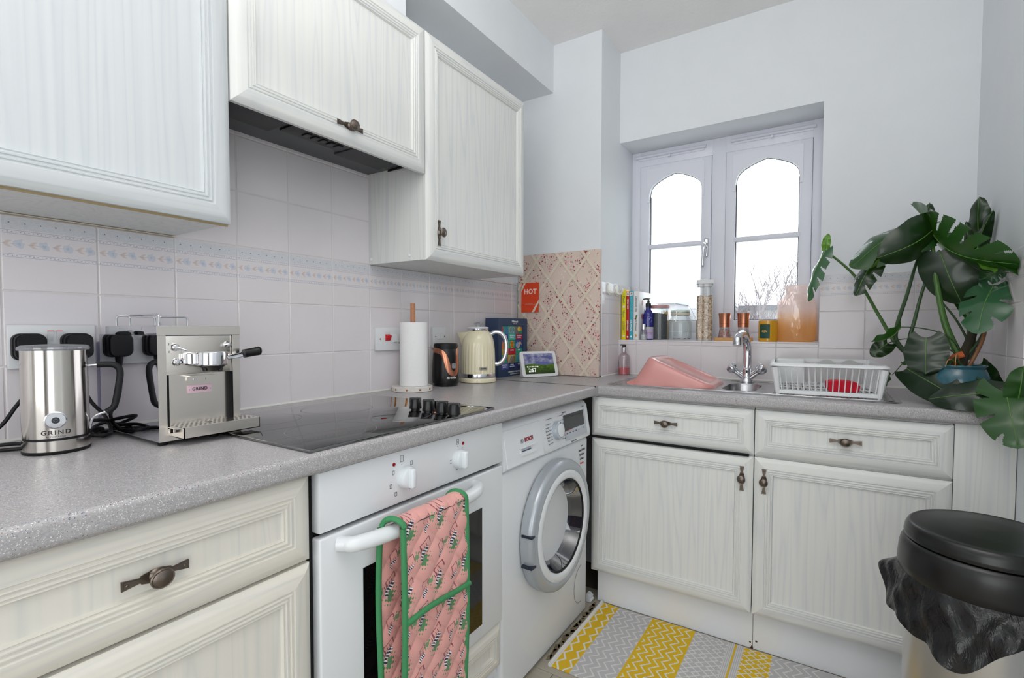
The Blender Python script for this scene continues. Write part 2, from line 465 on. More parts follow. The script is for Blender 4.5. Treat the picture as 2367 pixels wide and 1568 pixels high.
grout(wl, (0, 0, 0), PI / 2, -.392, .21, 1.306, 1.625)
tile_run(wl, (0, 0, 0), PI / 2, [.802, .9589, 1.1089, PY - .002], [(1.3063, 1.318)], border=9)
# pier side and the window reveal
tile_run(wb, (PX, 0, 0), PI / 2, [PY, 1.246 - .0, BY - .0], ROWS)
grout(wb, (PX, 0, 0), PI / 2, PY, BY, .87, 1.306)
tile_run(wb, (PX, 0, 0), PI / 2, [BY, 1.546, FY], [(SILL, 1.1604), (1.1604, 1.3063)], border=9)
grout(wb, (PX, 0, 0), PI / 2, BY, FY, SILL, 1.306)
# window wall, under the sill, right of the window
bc = [PX, .541, .691, .841, .991, 1.141, WINX]
tile_run(wb, (0, BY, 0), 0, bc, [(.87, 1.0125), (1.0125, SILL - .0025)], border=9)
grout(wb, (0, BY, 0), 0, PX, WINX, .87, SILL - .003)
tile_run(wb, (0, BY, 0), 0, [WINX, 1.443, 1.591, 1.741, RX - .006], [(.87, 1.0125), (1.0125, 1.1604), (1.1604, 1.3063)])
grout(wb, (0, BY, 0), 0, WINX, RX, .87, 1.306)
# right wall
rc = [-BY + .006, -1.246, -1.096, -.946, -.800]
tile_run(wr, (RX, 0, 0), -PI / 2, rc, [(.87, 1.0145), (1.0145, 1.1604), (1.1604, 1.3063)])
grout(wr, (RX, 0, 0), -PI / 2, -BY, -.80, .87, 1.306)
# sealant fillets
def fillet(p0, p1, name='sealant'):
    m = MB().tube([p0, p1], .0045, 8); return m
f = fillet((.007, -1.4, .871), (.007, PY - .01, .871)); f.build('sealant', M_seal, wl)
f = fillet((PX + .007, PY, .871), (PX + .007, BY - .007, .871)); f.tube([(PX, BY - .008, .871), (RX, BY - .008, .871)], .0045, 8); f.build('sealant', M_seal, wb)
MB().box(.003, .012, -1.44, -.3895, 1.3065, 1.3085).build('edge_strip', plain('cream_trim', (216, 206, 184), .5), wl, smooth=False)
MB().box(.0, .008, 1.1545, 1.162, .87, 1.32).build('edge_strip', M_whitep, wl, smooth=False)
MB().box(PX - .001, PX + .008, PY, PY + .006, .87, 1.30).build('edge_strip', M_whitep, wb, smooth=False)

# tiled window sill
ws = sroot('trim_3', (0, 0, 0))
for a, b in zip(bc[:-1], bc[1:]):
    MB().box(a + .001, b - .001, BY - .008, FY, SILL - .007, SILL, 0, .0015).build('tile', M_tile, ws)
MB().box(PX, WINX, BY - .004, FY, SILL - .024, SILL - .0065).build('grout', M_grout, ws, smooth=False)

# ------------------------------------------------------------------ window
wn = sroot('window_1', (0, 0, 0))
def frame_rect(m, x0, x1, z0, z1, w, y0, y1, c=.003, mi=0):
    m.box(x0, x0 + w, y0, y1, z0, z1, mi, c); m.box(x1 - w, x1, y0, y1, z0, z1, mi, c)
    m.box(x0 + w - .002, x1 - w + .002, y0, y1, z0, z0 + w, mi, c); m.box(x0 + w - .002, x1 - w + .002, y0, y1, z1 - w, z1, mi, c)
m = MB()
m.box(PX, .492, FY, FY + .06, SILL, WINZ, 0, .003).box(.840, .902, FY, FY + .06, SILL, WINZ, 0, .003).box(1.253, WINX, FY, FY + .06, SILL, WINZ, 0, .003)
m.box(.490, .842, FY, FY + .06, SILL, 1.075, 0, .003).box(.900, 1.255, FY, FY + .06, SILL, 1.075, 0, .003)
m.box(.490, .842, FY, FY + .06, 1.918, WINZ, 0, .003).box(.900, 1.255, FY, FY + .06, 1.918, WINZ, 0, .003)
m.build('window_frame', M_upvc, wn)
def tudor(x0, x1, zs, za, n=8):
    """four-centred arch points from left spring to right spring"""
    w = (x1 - x0) / 2; cx = (x0 + x1) / 2; pts = []
    for a, b in ((0, 0), (.008, .12), (.025, .24), (.055, .35), (.10, .445), (.16, .53), (.24, .61), (.36, .70), (.52, .80), (.72, .895), (.88, .96)):
        pts.append((x0 + w * a, zs + (za - zs) * b))
    left = pts[:]; pts.append((cx, za)); pts += [(x0 + x1 - px, pz) for px, pz in reversed(left)]
    return pts
for (a, b, ga, gb) in ((.492, .840, .541, .795), (.902, 1.253, .946, 1.205)):
    z0, z1, g0, sp, ap, bar = 1.075, 1.918, 1.131, 1.762, 1.866, 1.508
    s = MB(); y0, y1 = FY - .006, FY + .045
    s.box(a + .001, ga, y0, y1, z0 + .001, z1 - .001, 0, .003).box(gb, b - .001, y0, y1, z0 + .001, z1 - .001, 0, .003)
    s.box(ga - .003, gb + .003, y0, y1, z0 + .001, g0, 0, .003).box(ga - .003, gb + .003, y0, y1, 1.892, z1 - .001, 0, .003)
    so = s.build('sash', M_upvc, wn)
    ar = tudor(ga, gb, sp, ap)
    poly = [(ga - .012, sp - .03), (ga - .012, 1.899), (gb + .012, 1.899), (gb + .012, sp - .03), (gb, sp - .03)] + list(reversed(ar)) + [(ga, sp - .03)]
    MB().prism(poly, y0 - .004, y0 + .018).build('arched_head', M_upvc, so, smooth=False)
    MB().prism([(ga - .004, bar - .006), (ga - .008, bar), (ga - .004, bar + .008), (gb + .004, bar + .008), (gb + .008, bar), (gb + .004, bar - .006)], y0 + .002, y0 + .014).box(ga - .006, gb + .006, y0 - .002, y0 + .034, bar - .0105, bar + .0105, 0, .004).build('glazing_bar', M_upvc, so)
    gk = MB(); gk.box(ga - .001, ga + .003, y0 + .012, y0 + .03, g0, sp).box(gb - .003, gb + .001, y0 + .012, y0 + .03, g0, sp).box(ga, gb, y0 + .012, y0 + .03, g0 - .001, g0 + .003)
    gk.tube([(px, y0 + .019, pz) for px, pz in ar], .0022, 6)
    gk.build('gasket', M_blackm, so)
    MB().box(ga - .01, gb + .01, FY + .020, FY + .024, g0 - .01, bar, 0).build('pane', M_pane, so, smooth=False)
    MB().box(ga - .01, gb + .01, FY + .020, FY + .024, bar, 1.90, 0).build('pane', M_pane, so, smooth=False)
    vx0, vx1 = (.470, .812) if a < .6 else (.925, 1.262)
    v = MB().tube([(vx0, FY - .006, 1.966), (vx1, FY - .006, 1.966)], .0095, 12, flat=.8)
    v.box(vx0 + .01, vx1 - .01, FY - .004, FY, 1.950, 1.960).lathe([(.006, 0), (.006, .012), (0, .013)], 10, c=((vx0 + vx1) / 2, FY - .008, 1.951), axis='-y')
    for k in range(5): v.box(vx0 + .05 + k * .055, vx0 + .054 + k * .055, FY - .008, FY - .004, 1.948, 1.956)
    v.build('trickle_vent', M_upvc, wn)
h = MB(); h.box(.808, .830, FY - .016, FY - .006, 1.435, 1.525, 0, .005)
h.build('handle_plate', M_chrome, wn)
h = MB().tube(smooth_path([(.819, FY - .018, 1.495), (.819, FY - .036, 1.492), (.817, FY - .044, 1.475), (.813, FY - .046, 1.43), (.812, FY - .044, 1.385)], 5), [.007] * 8 + [.0075] * 12 + [.0055], 12)
h.lathe([(.009, 0), (.009, .026), (.006, .030), (0, .031)], 16, c=(.819, FY - .014, 1.495), axis='-y')
h.build('window_handle', M_chrome, wn)

# ------------------------------------------------------------------ cabinet fronts
def rail_mesh(w, h, prof, side, mat):
    """one mitred frame rail; prof = [(t inward, y)], side in l r t b"""
    m = MB(); P = []
    for t, y in prof:
        if side == 'b': P.append(((t, y, t), (w - t, y, t)))
        if side == 't': P.append(((t, y, h - t), (w - t, y, h - t)))
        if side == 'l': P.append(((t, y, t), (t, y, h - t)))
        if side == 'r': P.append(((w - t, y, t), (w - t, y, h - t)))
    vs = [p for pr in P for p in pr]; n = len(P)
    fs = [(2 * i, 2 * i + 1, 2 * i + 3, 2 * i + 2) for i in range(n - 1)]
    fs.append((2 * n - 2, 2 * n - 1, 1, 0))
    fs.append([2 * i for i in range(n)]); fs.append([2 * i + 1 for i in reversed(range(n))])
    m.add(vs, fs); return m
def front(parent, name, w, h, loc, W=None, fw=.057, handle=None, body=None, label=None):
    """framed front in the local frame: X right, -Y outward, Z up"""
    W = W or WOOD; k = fw / .057
    prof = [(0, .019), (0, .009), (.003, .0065), (.011, .002), (.014, .001), (.034 * k, 0), (.0355 * k, .003), (.038 * k, .003), (.0395 * k, .0008), (.0415 * k, .0005), (.043 * k, .0035), (.0455 * k, .0035), (.047 * k, .0014), (.049 * k, .0012), (.0505 * k, .0045), (.0525 * k, .0045), (.0545 * k, .003), (.057 * k, .010), (.057 * k, .019)]
    p = MB().box(fw - .004, w - fw + .004, .0095, .016, fw - .004, h - fw + .004).build(name, W[2], parent, loc, smooth=False)
    if label: p['label'] = label
    for s in 'btlr':
        rail_mesh(w, h, prof, s, None).build('frame_rail', W[0] if s in 'bt' else W[2], p, smooth=True, angle=22)
    if handle: cab_handle(p, *handle)
    return p
_hm = None
def cab_handle(par, x, z, vertical=False, y=0.0, s=1.0):
    global _hm
    if _hm is None:
        m = MB(); half = [(-.043, .0075), (-.0425, .008), (-.022, .0042), (-.0205, .0042), (-.019, .0068), (-.006, .0105), (0, .011)]
        top = half + [(-a, b) for a, b in reversed(half[:-1])]
        poly = top + [(a, -b) for a, b in reversed(top)]
        m.prism(poly, -.0022, 0); m.prism([(a * .93, b * .72) for a, b in poly], -.0032, -.0020)
        for sx in (-1, 1): m.lathe([(.0022, .003), (.002, .0042), (.0008, .005), (0, .0051)], 10, c=(sx * .0365, 0, 0), axis='-y')
        m.lathe([(.0115, .002), (.007, .006), (.006, .012), (.008, .016), (.0135, .0185), (.0155, .0205), (.0158, .0225), (.0145, .0245), (.0128, .0240), (.0120, .0245), (.009, .0265), (0, .0278)], 28, axis='-y')
        _hm = m.mesh('handle', M_pewter, angle=40)
    o = link('handle', _hm, par, (x, y, z), (0, PI / 2 if vertical else 0, 0)); o.scale = (.95, .88, .84); return o

def box_body(parent, w, d, z0, z1, mats, y0=.020, name='carcass'):
    return MB().box(0, w, y0, d, z0, z1).build(name, mats, parent, smooth=False)
R90 = PI / 2
# wall cabinets, left run: local X -> world +y, front plane at x=.269
def wall_cab(label, y0, w, z0, z1, handle, group='wall cabinets on the left wall', dlabel=None, body_z0=None, W=None):
    t = thing('wall_cabinet', label, 'cabinet', (.2689, y0, z0), R90, group)
    b = box_body(t, w - .003, .2689 - .0015, (body_z0 or z0) - z0 + .001, z1 - z0, WOOD[2])
    front(t, 'door', w - .003, z1 - z0, (0, 0, 0), W=W, handle=handle)
    return t
c1 = wall_cab('large limed-wood wall cabinet at the left edge, above the coffee machine', -.9904, .5994, 1.3086, 2.0096, None, W=WOODB)
MB().box(0, .596, .0185, .0215, -.004, .002).build('edge_strip', plain('worn_edge', (172, 152, 112), .6), c1, smooth=False)
c2 = wall_cab('short limed-wood wall cabinet over the extractor hood', -.3904, .600, 1.5700, 2.0096, (.305, .045, False), body_z0=1.640)
c3 = wall_cab('limed-wood wall cabinet right of the extractor hood, above the kettle', .2100, .592, 1.3057, 2.0096, (.0245 + .03, .090, True))
for a, b in ((.065, .018), (.24, .018)):
    MB().lathe([(.006, 0), (.0055, .002), (.003, .0035), (0, .004)], 14, c=(-.001, a - .02 + .035, b), axis='x').build('screw_cap', M_whitep, c3)
for o in [q for q in c3.children if q.name.startswith('screw_cap')]: o.scale.x = -1; o.location.x = -.001
# extractor hood
eh = thing('extractor_hood', 'dark grey slim extractor hood under the short wall cabinet', 'hood', (.250, -.389, 1.602), R90)
m = MB().box(.001, .596, .0, .246, .006, .036, 0, .002)
m.build('canopy', plain('hood_grey', (84, 87, 90), .4), eh)
for x0 in (.02, .395):
    g = MB().box(x0, x0 + .17, .03, .165, .001, .008, 0, .002); g.build('grease_filter', plain('hood_filter', (58, 58, 62), .5), eh)
MB().box(.20, .385, .03, .13, .0, .008, 0, .001).build('control_panel', M_black, eh)
for k in range(5): MB().box(.25 + k * .025, .265 + k * .025, .085, .110, -.003, .001, 0, .001).build('switch', plain('switch_grey', (40, 42, 48), .3), eh)
MB().prism([(.575, .02), (.594, .02), (.594, .15)], .000, .006, plane='xy').build('end_cap', M_blackm, eh)

# ------------------------------------------------------------------ base run, left (front plane x=.565)
FXL = .5648
def base_left(label, y0, w):
    t = thing('base_cabinet', label, 'cabinet', (FXL, y0, 0), R90)
    box_body(t, w, FXL - .002, .12, .832, CREAM[2])
    front(t, 'drawer', w, .1535, (0, 0, .677), W=CREAM, fw=.054, handle=(w - .243, .075, False))
    front(t, 'door', w, .536, (0, 0, .135), W=CREAM)
    MB().box(0, w, .05, .066, .003, .12).build('plinth', M_white, t, smooth=False)
    return t
bl = base_left('cream limed-wood base cabinet left of the oven, drawer over door', -1.0238, .600)
# narrow gap between cabinet and oven is filled black to stand for its shade
# oven
ov = thing('oven', 'white built-in electric oven with two knobs and a dark glass door', 'oven', (FXL, -.4085, 0), R90)
MB().box(.003, .592, .025, .50, .262, .826).box(-.013, .003, .022, .40, .262, .831).build('oven_casing', M_dark, ov, smooth=False)  # the thin second box only blackens the gap beside the oven
fa = MB().box(0, .595, 0, .024, .7155, .828, 0, .003).build('control_fascia', M_white, ov)
def knob(par, x, z):
    m = MB().lathe([(.024, .0), (.0245, .004), (.024, .008), (.0225, .013), (.0215, .0135)], 30, c=(x, 0, z), axis='-y')
    m.lathe([(.0215, .0135), (.0205, .0165), (.017, .0185), (0, .019)], 30, c=(x, 0, z), axis='-y')
    m.box(x - .0075, x + .0075, -.029, -.012, z - .0215, z + .0215, 0, .0055)
    m.build('knob', plain('knob_white', (226, 232, 236), .3), par)
knob(fa, .2155, .768); knob(fa, .3985, .768)
for x in (.1830, .4175): MB().lathe([(.0042, 0), (.004, .0012), (0, .0018)], 16, c=(x, 0, .8025), axis='-y').build('indicator_light', M_darkred, fa)
s = MB()
def sq(x, z, a=.0048, full=True):
    t = .0004
    s.box(x - a * .7, x + a * .7, -.0006, 0, z + a - t, z + a + t).box(x - a * .7, x + a * .7, -.0006, 0, z - a - t, z - a + t)
    s.box(x - a * .7 - t, x - a * .7 + t, -.0006, 0, z - a, z + a).box(x + a * .7 - t, x + a * .7 + t, -.0006, 0, z - a, z + a)
sq(.2060, .810, .0065); s.box(.2055, .2065, -.0006, 0, .806, .814); sq(.181, .785, .004); sq(.174, .758, .004); sq(.188, .738, .004); sq(.2350, .795, .004); sq(.230, .742, .004)
s.box(.2055, .2065, -.0006, 0, .797, .799)
sq(.3960, .810, .006); s.box(.3955, .3965, -.0006, 0, .798, .800).box(.3955, .3965, -.0006, 0, .807, .812)
for x, z in ((.4150, .7915), (.3700, .770), (.3700, .762), (.393, .742)): s.box(x - .003, x + .003, -.0006, 0, z - .0004, z + .0004)
ds_ = s.build('dial_symbols', M_print, fa, smooth=False); ds_['kind'] = 'stuff'
od = MB().box(0, .595, 0, .024, .262, .706, 0, .004).build('oven_door', M_white, ov)
def ovglass():
    q = Mat('oven_glass'); q.color((10, 10, 11)); q.set(rough=.06, spec=.5); return q.m
MB().box(.0985, .4975, -.0012, .002, .300, .615).build('door_glass', ovglass(), od, smooth=False)
hp = [(.050, -.012, .6845), (.060, -.026, .6845), (.11, -.040, .6845), (.20, -.047, .6845), (.30, -.049, .6845), (.38, -.044, .6845), (.43, -.034, .6845), (.458, -.016, .6845), (.466, .0, .6845)]
hp = [(.040, .002, .6845)] + hp
sp_ = smooth_path(hp, 6); N_ = len(sp_)
MB().tube(sp_, [.0135 + .002 * math.sin(PI * i / (N_ - 1)) for i in range(N_)], 16, flat=1.0).build('oven_door_handle', M_white, od)
# panel below the oven
up = thing('oven_housing_drawer', 'cream limed-wood drawer front beneath the oven', 'drawer', (FXL, -.4215, 0), R90)
front(up, 'drawer', .592, .125, (0.016, 0, .130), W=CREAM, fw=.045)
MB().box(.0, .014, .022, .30, .10, .262).build('gap_shade', M_dark, up, smooth=False)  # black block carrying the gap's shade down beside the drawer
MB().box(.014, .606, .020, .50, .10, .258).box(.0, .61, .05, .066, .003, .10).build('carcass', M_white, up, smooth=False)

# ------------------------------------------------------------------ washing machine
wm = thing('washing_machine', 'white front-loading washing machine with silver-rimmed round door', 'washing machine', (.565, .190, 0), R90)
bd = MB().box(0, .588, 0.004, .54, .012, .680, 0, .010)
bd.box(.02, .06, .03, .07, .0, .02).box(.53, .57, .03, .07, 0, .02).box(.02, .06, .45, .50, 0, .02).box(.53, .57, .45, .50, 0, .02)
bd.build('cabinet_body', M_white, wm)
# control panel: leans back towards the top
cp = MB(); w = .588
pr = [(0.004, .682), (-.004, .686), (-.006, .70), (.010, .800), (.020, .8145), (.036, .820), (.30, .820), (.54, .820), (.54, .682)]
cp.prism([(a, b) for a, b in pr], 0, w, plane='yz')
cpo = cp.build('control_panel', M_white, wm, angle=50)
tilt = math.atan2(.016, .100)
pan = MB()
def onpanel(z): return -.006 + (z - .70) * .16
def pbox(m, x0, x1, z0, z1, out, inn=0.0, c=0.0):
    """box lying on the slanted panel"""
    vs = []
    for z in (z0, z1):
        for x in (x0, x1): vs += [(x, onpanel(z) - out, z), (x, onpanel(z) + inn + .004, z)]
    m.add(vs, [(0, 2, 6, 4), (1, 5, 7, 3), (0, 4, 5, 1), (2, 3, 7, 6), (0, 1, 3, 2), (4, 6, 7, 5)]); return m
dd = MB(); pbox(dd, .012, .222, .692, .797, .0022)
dd = dd.build('detergent_drawer', M_white, cpo, smooth=False)
m = MB(); pbox(m, .0835, .1785, .7335, .7365, .006); pbox(m, .0835, .0875, .7215, .735, .006); m.build('drawer_lip', M_white, cpo, smooth=False)
m = MB(); pbox(m, .0890, .1480, .7225, .7330, .0030); m.build('drawer_grip', plain('grip_recess', (176, 184, 196), .4), cpo, smooth=False)
m = MB(); pbox(m, .0890, .1480, .7235, .7260, .0034); m.build('grip_slot', plain('grip_slot', (30, 32, 60), .5), cpo, smooth=False)
m = MB(); pbox(m, .0900, .1760, .7120, .7170, .0050); m.build('drawer_shelf', M_white, cpo, smooth=False)
PR = (PI / 2 - tilt, 0, 0)
def ptext(t, size, mat, x, z, **k): return text(t, size, mat, cpo, (x, onpanel(z) - .0030, z), PR, **k)
ptext('BOSCH', .0165, plain('logo_red', (150, 28, 42), .4), .1420, .7545, bold=.0006, sx=.92)
m = MB(); rg = [(.1020 + .0075 * math.cos(a * PI / 12), onpanel(.753) - .0028, .753 + .0075 * math.sin(a * PI / 12)) for a in range(24)]
m.tube(rg, .0005, 6, closed=True)
pbox(m, .0990, .0998, .7480, .7580, .0032); pbox(m, .1042, .1050, .7480, .7580, .0032); pbox(m, .0990, .1050, .7526, .7534, .0032)
m.build('logo_emblem', M_print, cpo)
dl = MB().lathe([(.031, -.002), (.031, .010), (.0295, .016), (.0245, .0185), (.0235, .015), (.0225, .012)], 40, axis='-y', mi=0)
dl = dl.build('program_dial', plain('dial_silver', (196, 204, 214), .3, .3), cpo, (.327, onpanel(.748), .748), (-tilt, 0, 0))
MB().lathe([(.0230, .010), (.0228, .019), (.018, .020), (0, .020)], 32, axis='-y').build('dial_face', M_white, dl)
MB().box(-.001, .001, -.0195, -.0185, .010, .027).build('dial_mark', M_print, dl, smooth=False)
m = MB(); pbox(m, .382, .560, .702, .789, .0015); m.build('display_surround', plain('disp_grey', (192, 197, 206), .3), cpo, smooth=False)
m = MB(); pbox(m, .384, .545, .736, .7885, .0024); m.build('display_window', plain('disp_black', (38, 40, 46), .1), cpo, smooth=False)
m = MB(); pbox(m, .386, .440, .7345, .7360, .0030); m.build('display_strip', plain('orange_strip', (190, 70, 50), .4), cpo, smooth=False)
for i, z in enumerate((.789, .778, .768, .757, .747, .737, .726)):
    ptext(('Cottons', 'Easy-Care', 'Super Quick', 'Mixed Load', 'Delicates', 'Rinse', 'Wool')[i], .0048, M_print, .262, z - .0125, align='CENTER')
    ptext(('Eco', 'Spin', 'Sport', 'Shirts', 'Hygiene', 'Extra', 'Drain')[i], .0048, M_print, .378 - .0, z - .0125)
m = MB()
for i in range(7):
    z = .7765 - i * .0104; pbox(m, .274, .292, z - .0002, z + .0002, .0026); pbox(m, .361, .370, z - .0002, z + .0002, .0026)
pbox(m, .262, .310, .7922, .7926, .0026); pbox(m, .345, .385, .7922, .7926, .0026)
m.build('dial_lines', M_print, cpo, smooth=False)
for i, x in enumerate((.396, .420, .444, .468, .492, .532)): ptext(('Start', 'Time', 'Temp', 'Spin', 'Eco', 'Off')[i], .0052, M_print, x, .7275 - .002)
ptext('Serie 4', .006, M_print, .548, .801); ptext('VarioPerfect', .0062, M_print, .392, .799); ptext('EcoSilence Drive', .0062, M_print, .440, .694)
st = ['A+++', 'ENERGY RATING', '7 kg 1400 rpm', 'EcoSilence', 'Warranty']
for i, t_ in enumerate(st): text(t_, .0105, M_print if i < 4 else M_red, wm, (.535, .0030, .655 - i * .016), name='sticker_text', sx=.7)
# door
dz, dx = .446, .2975
dr_ = MB()
dr_.lathe([(.203, .001), (.2105, .004), (.2125, .012), (.2125, .030), (.2085, .040), (.200, .0455), (.190, .0475), (.181, .047), (.1785, .045)], 96, c=(dx, 0, dz), axis='-y', cap=False)
door = dr_.build('door', plain('ring_silver', (178, 184, 190), .25, .35), wm, angle=50)
MB().lathe([(.179, .043), (.178, .0475), (.172, .050), (.160, .0505), (.152, .048), (.1495, .044)], 96, c=(dx, 0, dz), axis='-y', cap=False).build('door_trim', M_white, door, angle=50)
MB().lathe([(.1500, .046), (.1475, .045), (.1465, .043), (.1440, .0415)], 96, c=(dx, 0, dz), axis='-y', cap=False).build('glass_rim', M_blackm, door)
MB().lathe([(.1435, .0415), (.134, .020), (.118, -.020), (.100, -.045), (.070, -.058), (0, -.062)], 72, c=(dx, 0, dz), axis='-y', cap=False).build('porthole_glass', thin_glass('porthole', (112, 128, 148), .45, .03), door)
MB().lathe([(.150, .040), (.150, -.03), (.146, -.06), (.160, -.075)], 60, c=(dx, 0, dz), axis='-y', cap=False).build('door_seal', plain('seal_grey', (120, 128, 138), .5), door)
dm = MB().lathe([(.17, -.07), (.215, -.09), (.215, -.33), (0, -.335)], 60, c=(dx, 0, dz), axis='-y', cap=False)
for k in range(3):
    a = k * 2.094 + .4; c_, s_ = math.cos(a), math.sin(a)
    dm.tube([(dx + .185 * c_, .10, dz + .185 * s_), (dx + .185 * c_, .32, dz + .185 * s_)], .022, 10)
dm.build('drum', plain('drum_steel', (60, 68, 82), .4, 1.0), wm)
m = MB()
for z in (.030, -.062): m.box(dx - .2145, dx - .185, -.046, -.010, dz + z - .004, dz + z + .003)
m.build('door_grip_slot', plain('slot_dark', (22, 30, 50), .5), door, smooth=False)
m = MB(); m.tube(smooth_path([(.535, .003, .205), (.500, .003, .190), (.478, .003, .150), (.480, .003, .10), (.505, .003, .072), (.535, .003, .066)], 6), .0006, 6)
m.box(.5185, .5225, .002, .004, .290, .2985).build('filter_flap', M_print, wm)
m = MB(); m.box(.26, .34, -.0475, -.046, .0, .001)

# ------------------------------------------------------------------ base run, back (front plane y=.830)
FYB = .830
def base_back(label, x0, w, hx, dgap=0.0):
    t = thing('base_cabinet', label, 'cabinet', (x0, FYB, 0), 0)
    D_ = BY - FYB - .03
    MB().box(0, w, .020, D_, .152, .69).box(0, w, .020, .036, .69, .831).box(0, .016, .036, D_, .69, .831).box(w - .016, w, .036, D_, .69, .831).build('carcass', WOOD[2], t, smooth=False)
    front(t, 'drawer', w, .1490, (0, -.001, .676), fw=.050, handle=(w / 2, .0745, False))
    front(t, 'door', w, .528, (0, 0, .1400), handle=(hx, .528 - .075, True))
    return t
b1 = base_back('limed-wood sink base cabinet beside the washing machine, handle at its right', .5535, .5735, .5735 - .033)
b2 = base_back('limed-wood base cabinet on the right of the sink run, handle at its left', 1.1300, .4950, .030)
MB().box(.002, .560, -.0005, .012, .668, .6755).build('shadow_gap', M_dark, b1, smooth=False)
pl = thing('plinth_board', 'white kick board split under the two sink cabinets', 'plinth', (.5670, .875, 0))
MB().box(0, .563, 0, .016, .002, .150).build('board', M_white, pl, smooth=False)
MB().box(.5645, 1.184, 0, .016, .002, .150).build('board', M_white, pl, smooth=False)
MB().lathe([(.0035, 0), (.0035, .0008), (0, .0009)], 10, c=(.575, 0, .030), axis='-y').lathe([(.003, 0), (.003, .0008), (0, .0009)], 10, c=(.556, 0, .022), axis='-y').prism([(.556, .002), (.566, .002), (.563, .016), (.560, .010)], -.001, 0).build('chipped_hole', plain('chip_brown', (70, 34, 22), .9), pl)
fl = MB().box(0, RX - .002 - 1.627, 0, .018, .003, .831).build('filler_panel', WOOD[2], None, (1.6270, FYB + .010, 0), smooth=False)
tag(fl, 'plain limed-wood filler panel between the right base cabinet and the wall', 'panel')
dk = MB().box(.02, .52, .785, .800, .02, .80).build('corner_post', M_dark, None, (0, 0, 0), smooth=False)  # black sheet added to darken the corner gap, no real post
tag(dk, 'black sheet standing in for shade in the gap right of the washing machine', 'panel')
ft = MB().prism([(.0, 0), (.018, 0), (.022, .006), (.016, .012), (.019, .020), (.008, .028), (0, .030)], 0, .030).build('broken_plinth_end', M_white, None, (.5330, .838, .003), smooth=False)
tag(ft, 'small broken white plinth end in the corner beside the washing machine', 'plinth')

# ------------------------------------------------------------------ worktops
def worktop_profile(front, back, zt=.87, th=.038, r=.010):
    """(depth coordinate, z) outline; front is the nose"""
    p = [(back, zt - th), (back, zt)]
    p += [(front - r + r * math.sin(a), zt - r + r * math.cos(a)) for a in [i * PI / 2 / 6 for i in range(7)]]
    p += [(front - .004 + .004 * math.cos(a), zt - th + .012 - .0 - .008 * math.sin(a) * 1.0) for a in [i * PI / 2 / 4 for i in range(5)]]
    p += [(front - .010, zt - th)]
    return p
m = MB(); pf = worktop_profile(.5850, .0)
m.prism([(x, z) for x, z in pf], -1.60, .7975, plane='xz')
wt1 = m.build('worktop', M_top, None, angle=50)
tag(wt1, 'speckled grey laminate worktop along the left wall, under the hob and kettle', 'worktop')
# back worktop with sink cut-outs
xs = [.0, .630, .955, .990, 1.128, RX - .001]
m = MB(); pf = worktop_profile(-.8180, -BY + .0)
m.prism([(-a, z) for a, z in pf], .5853, RX - .001, plane='yz')
wt2 = m.build('worktop', M_top, None, angle=50)
tag(wt2, 'speckled grey laminate worktop under the window, holding the sink', 'worktop')
cut = MB().box(.640, .952, .905, 1.235, .80, .90).box(.996, 1.124, .925, 1.195, .80, .90).mesh('cut', M_top, False)
co = link('cut', cut)
bo = wt2.modifiers.new('b', 'BOOLEAN'); bo.operation = 'DIFFERENCE'; bo.object = co; bo.solver = 'EXACT'
dg = bpy.context.evaluated_depsgraph_get(); nm = bpy.data.meshes.new_from_object(wt2.evaluated_get(dg))
bm = bmesh.new(); bm.from_mesh(nm)
for (xa, xb, ya, yb) in ((.0, .5853, .7995, PY), (PX, .5853, PY, BY)):
    vs = [bm.verts.new((x, y, z)) for z in (.832, .870) for x, y in ((xa, ya), (xb, ya), (xb, yb), (xa, yb))]
    for f in ((3, 2, 1, 0), (4, 5, 6, 7), (0, 1, 5, 4), (1, 2, 6, 5), (2, 3, 7, 6), (3, 0, 4, 7)): bm.faces.new([vs[q] for q in f])
bm.to_mesh(nm); bm.free()
wt2.modifiers.clear(); wt2.data = nm; bpy.data.objects.remove(co)
js = MB().box(.02, .5845, .7972, .7998, .8655, .8708).build('joint_strip', plain('alu_joint', (70, 64, 62), .3, .8), wt1, smooth=False)
MB().box(.02, .5835, .7998, .8020, .8700, .8714).build('joint_edge', M_steel, wt1, smooth=False)
W0 = .87
# ------------------------------------------------------------------ hob
hob = thing('ceramic_hob', 'black glass ceramic hob with four black knobs, set in the left worktop', 'hob', (.3430, -.1475, W0 + .0003), R90)
def hobglass():
    q = Mat('hob_glass'); q.color((9, 9, 11)); q.set(rough=.035, spec=1.0, ior=2.1); return q.m
M_hob = hobglass()
MB().box(-.2845, .2845, -.2300, .2300, 0, .0062, 0, .0014).build('glass_plate', M_hob, hob)
M_ringp = plain('ring_print', (120, 122, 128), .3)
def flat_ring(par, x, y, r, w=.0011, z=.0064):
    m = MB(); n = 72; vs = []
    for i in range(n):
        a = 2 * PI * i / n
        vs += [(x + r * math.cos(a), y + r * math.sin(a), z), (x + (r + w) * math.cos(a), y + (r + w) * math.sin(a), z)]
    m.add(vs, [(2 * i, 2 * i + 1, (2 * i + 3) % (2 * n), (2 * i + 2) % (2 * n)) for i in range(n)])
    m.build('cooking_zone_ring', M_ringp, par, smooth=False)
flat_ring(hob, -.150, -.115, .090); flat_ring(hob, -.150, .115, .072); flat_ring(hob, .045, .115, .090); flat_ring(hob, .060, -.105, .072)
def hob_knob(x, y):
    k = MB().lathe([(.0115, 0), (.0115, .003), (.0160, .004), (.0163, .006), (.0138, .020), (.0115, .0285), (.0095, .030), (0, .0305)], 30)
    k.box(-.0045, .0045, -.0150, .0150, .006, .0325, 0, .0022)
    o = k.build('knob', M_black, hob, (x, y, .0062), (0, 0, .55)); return o
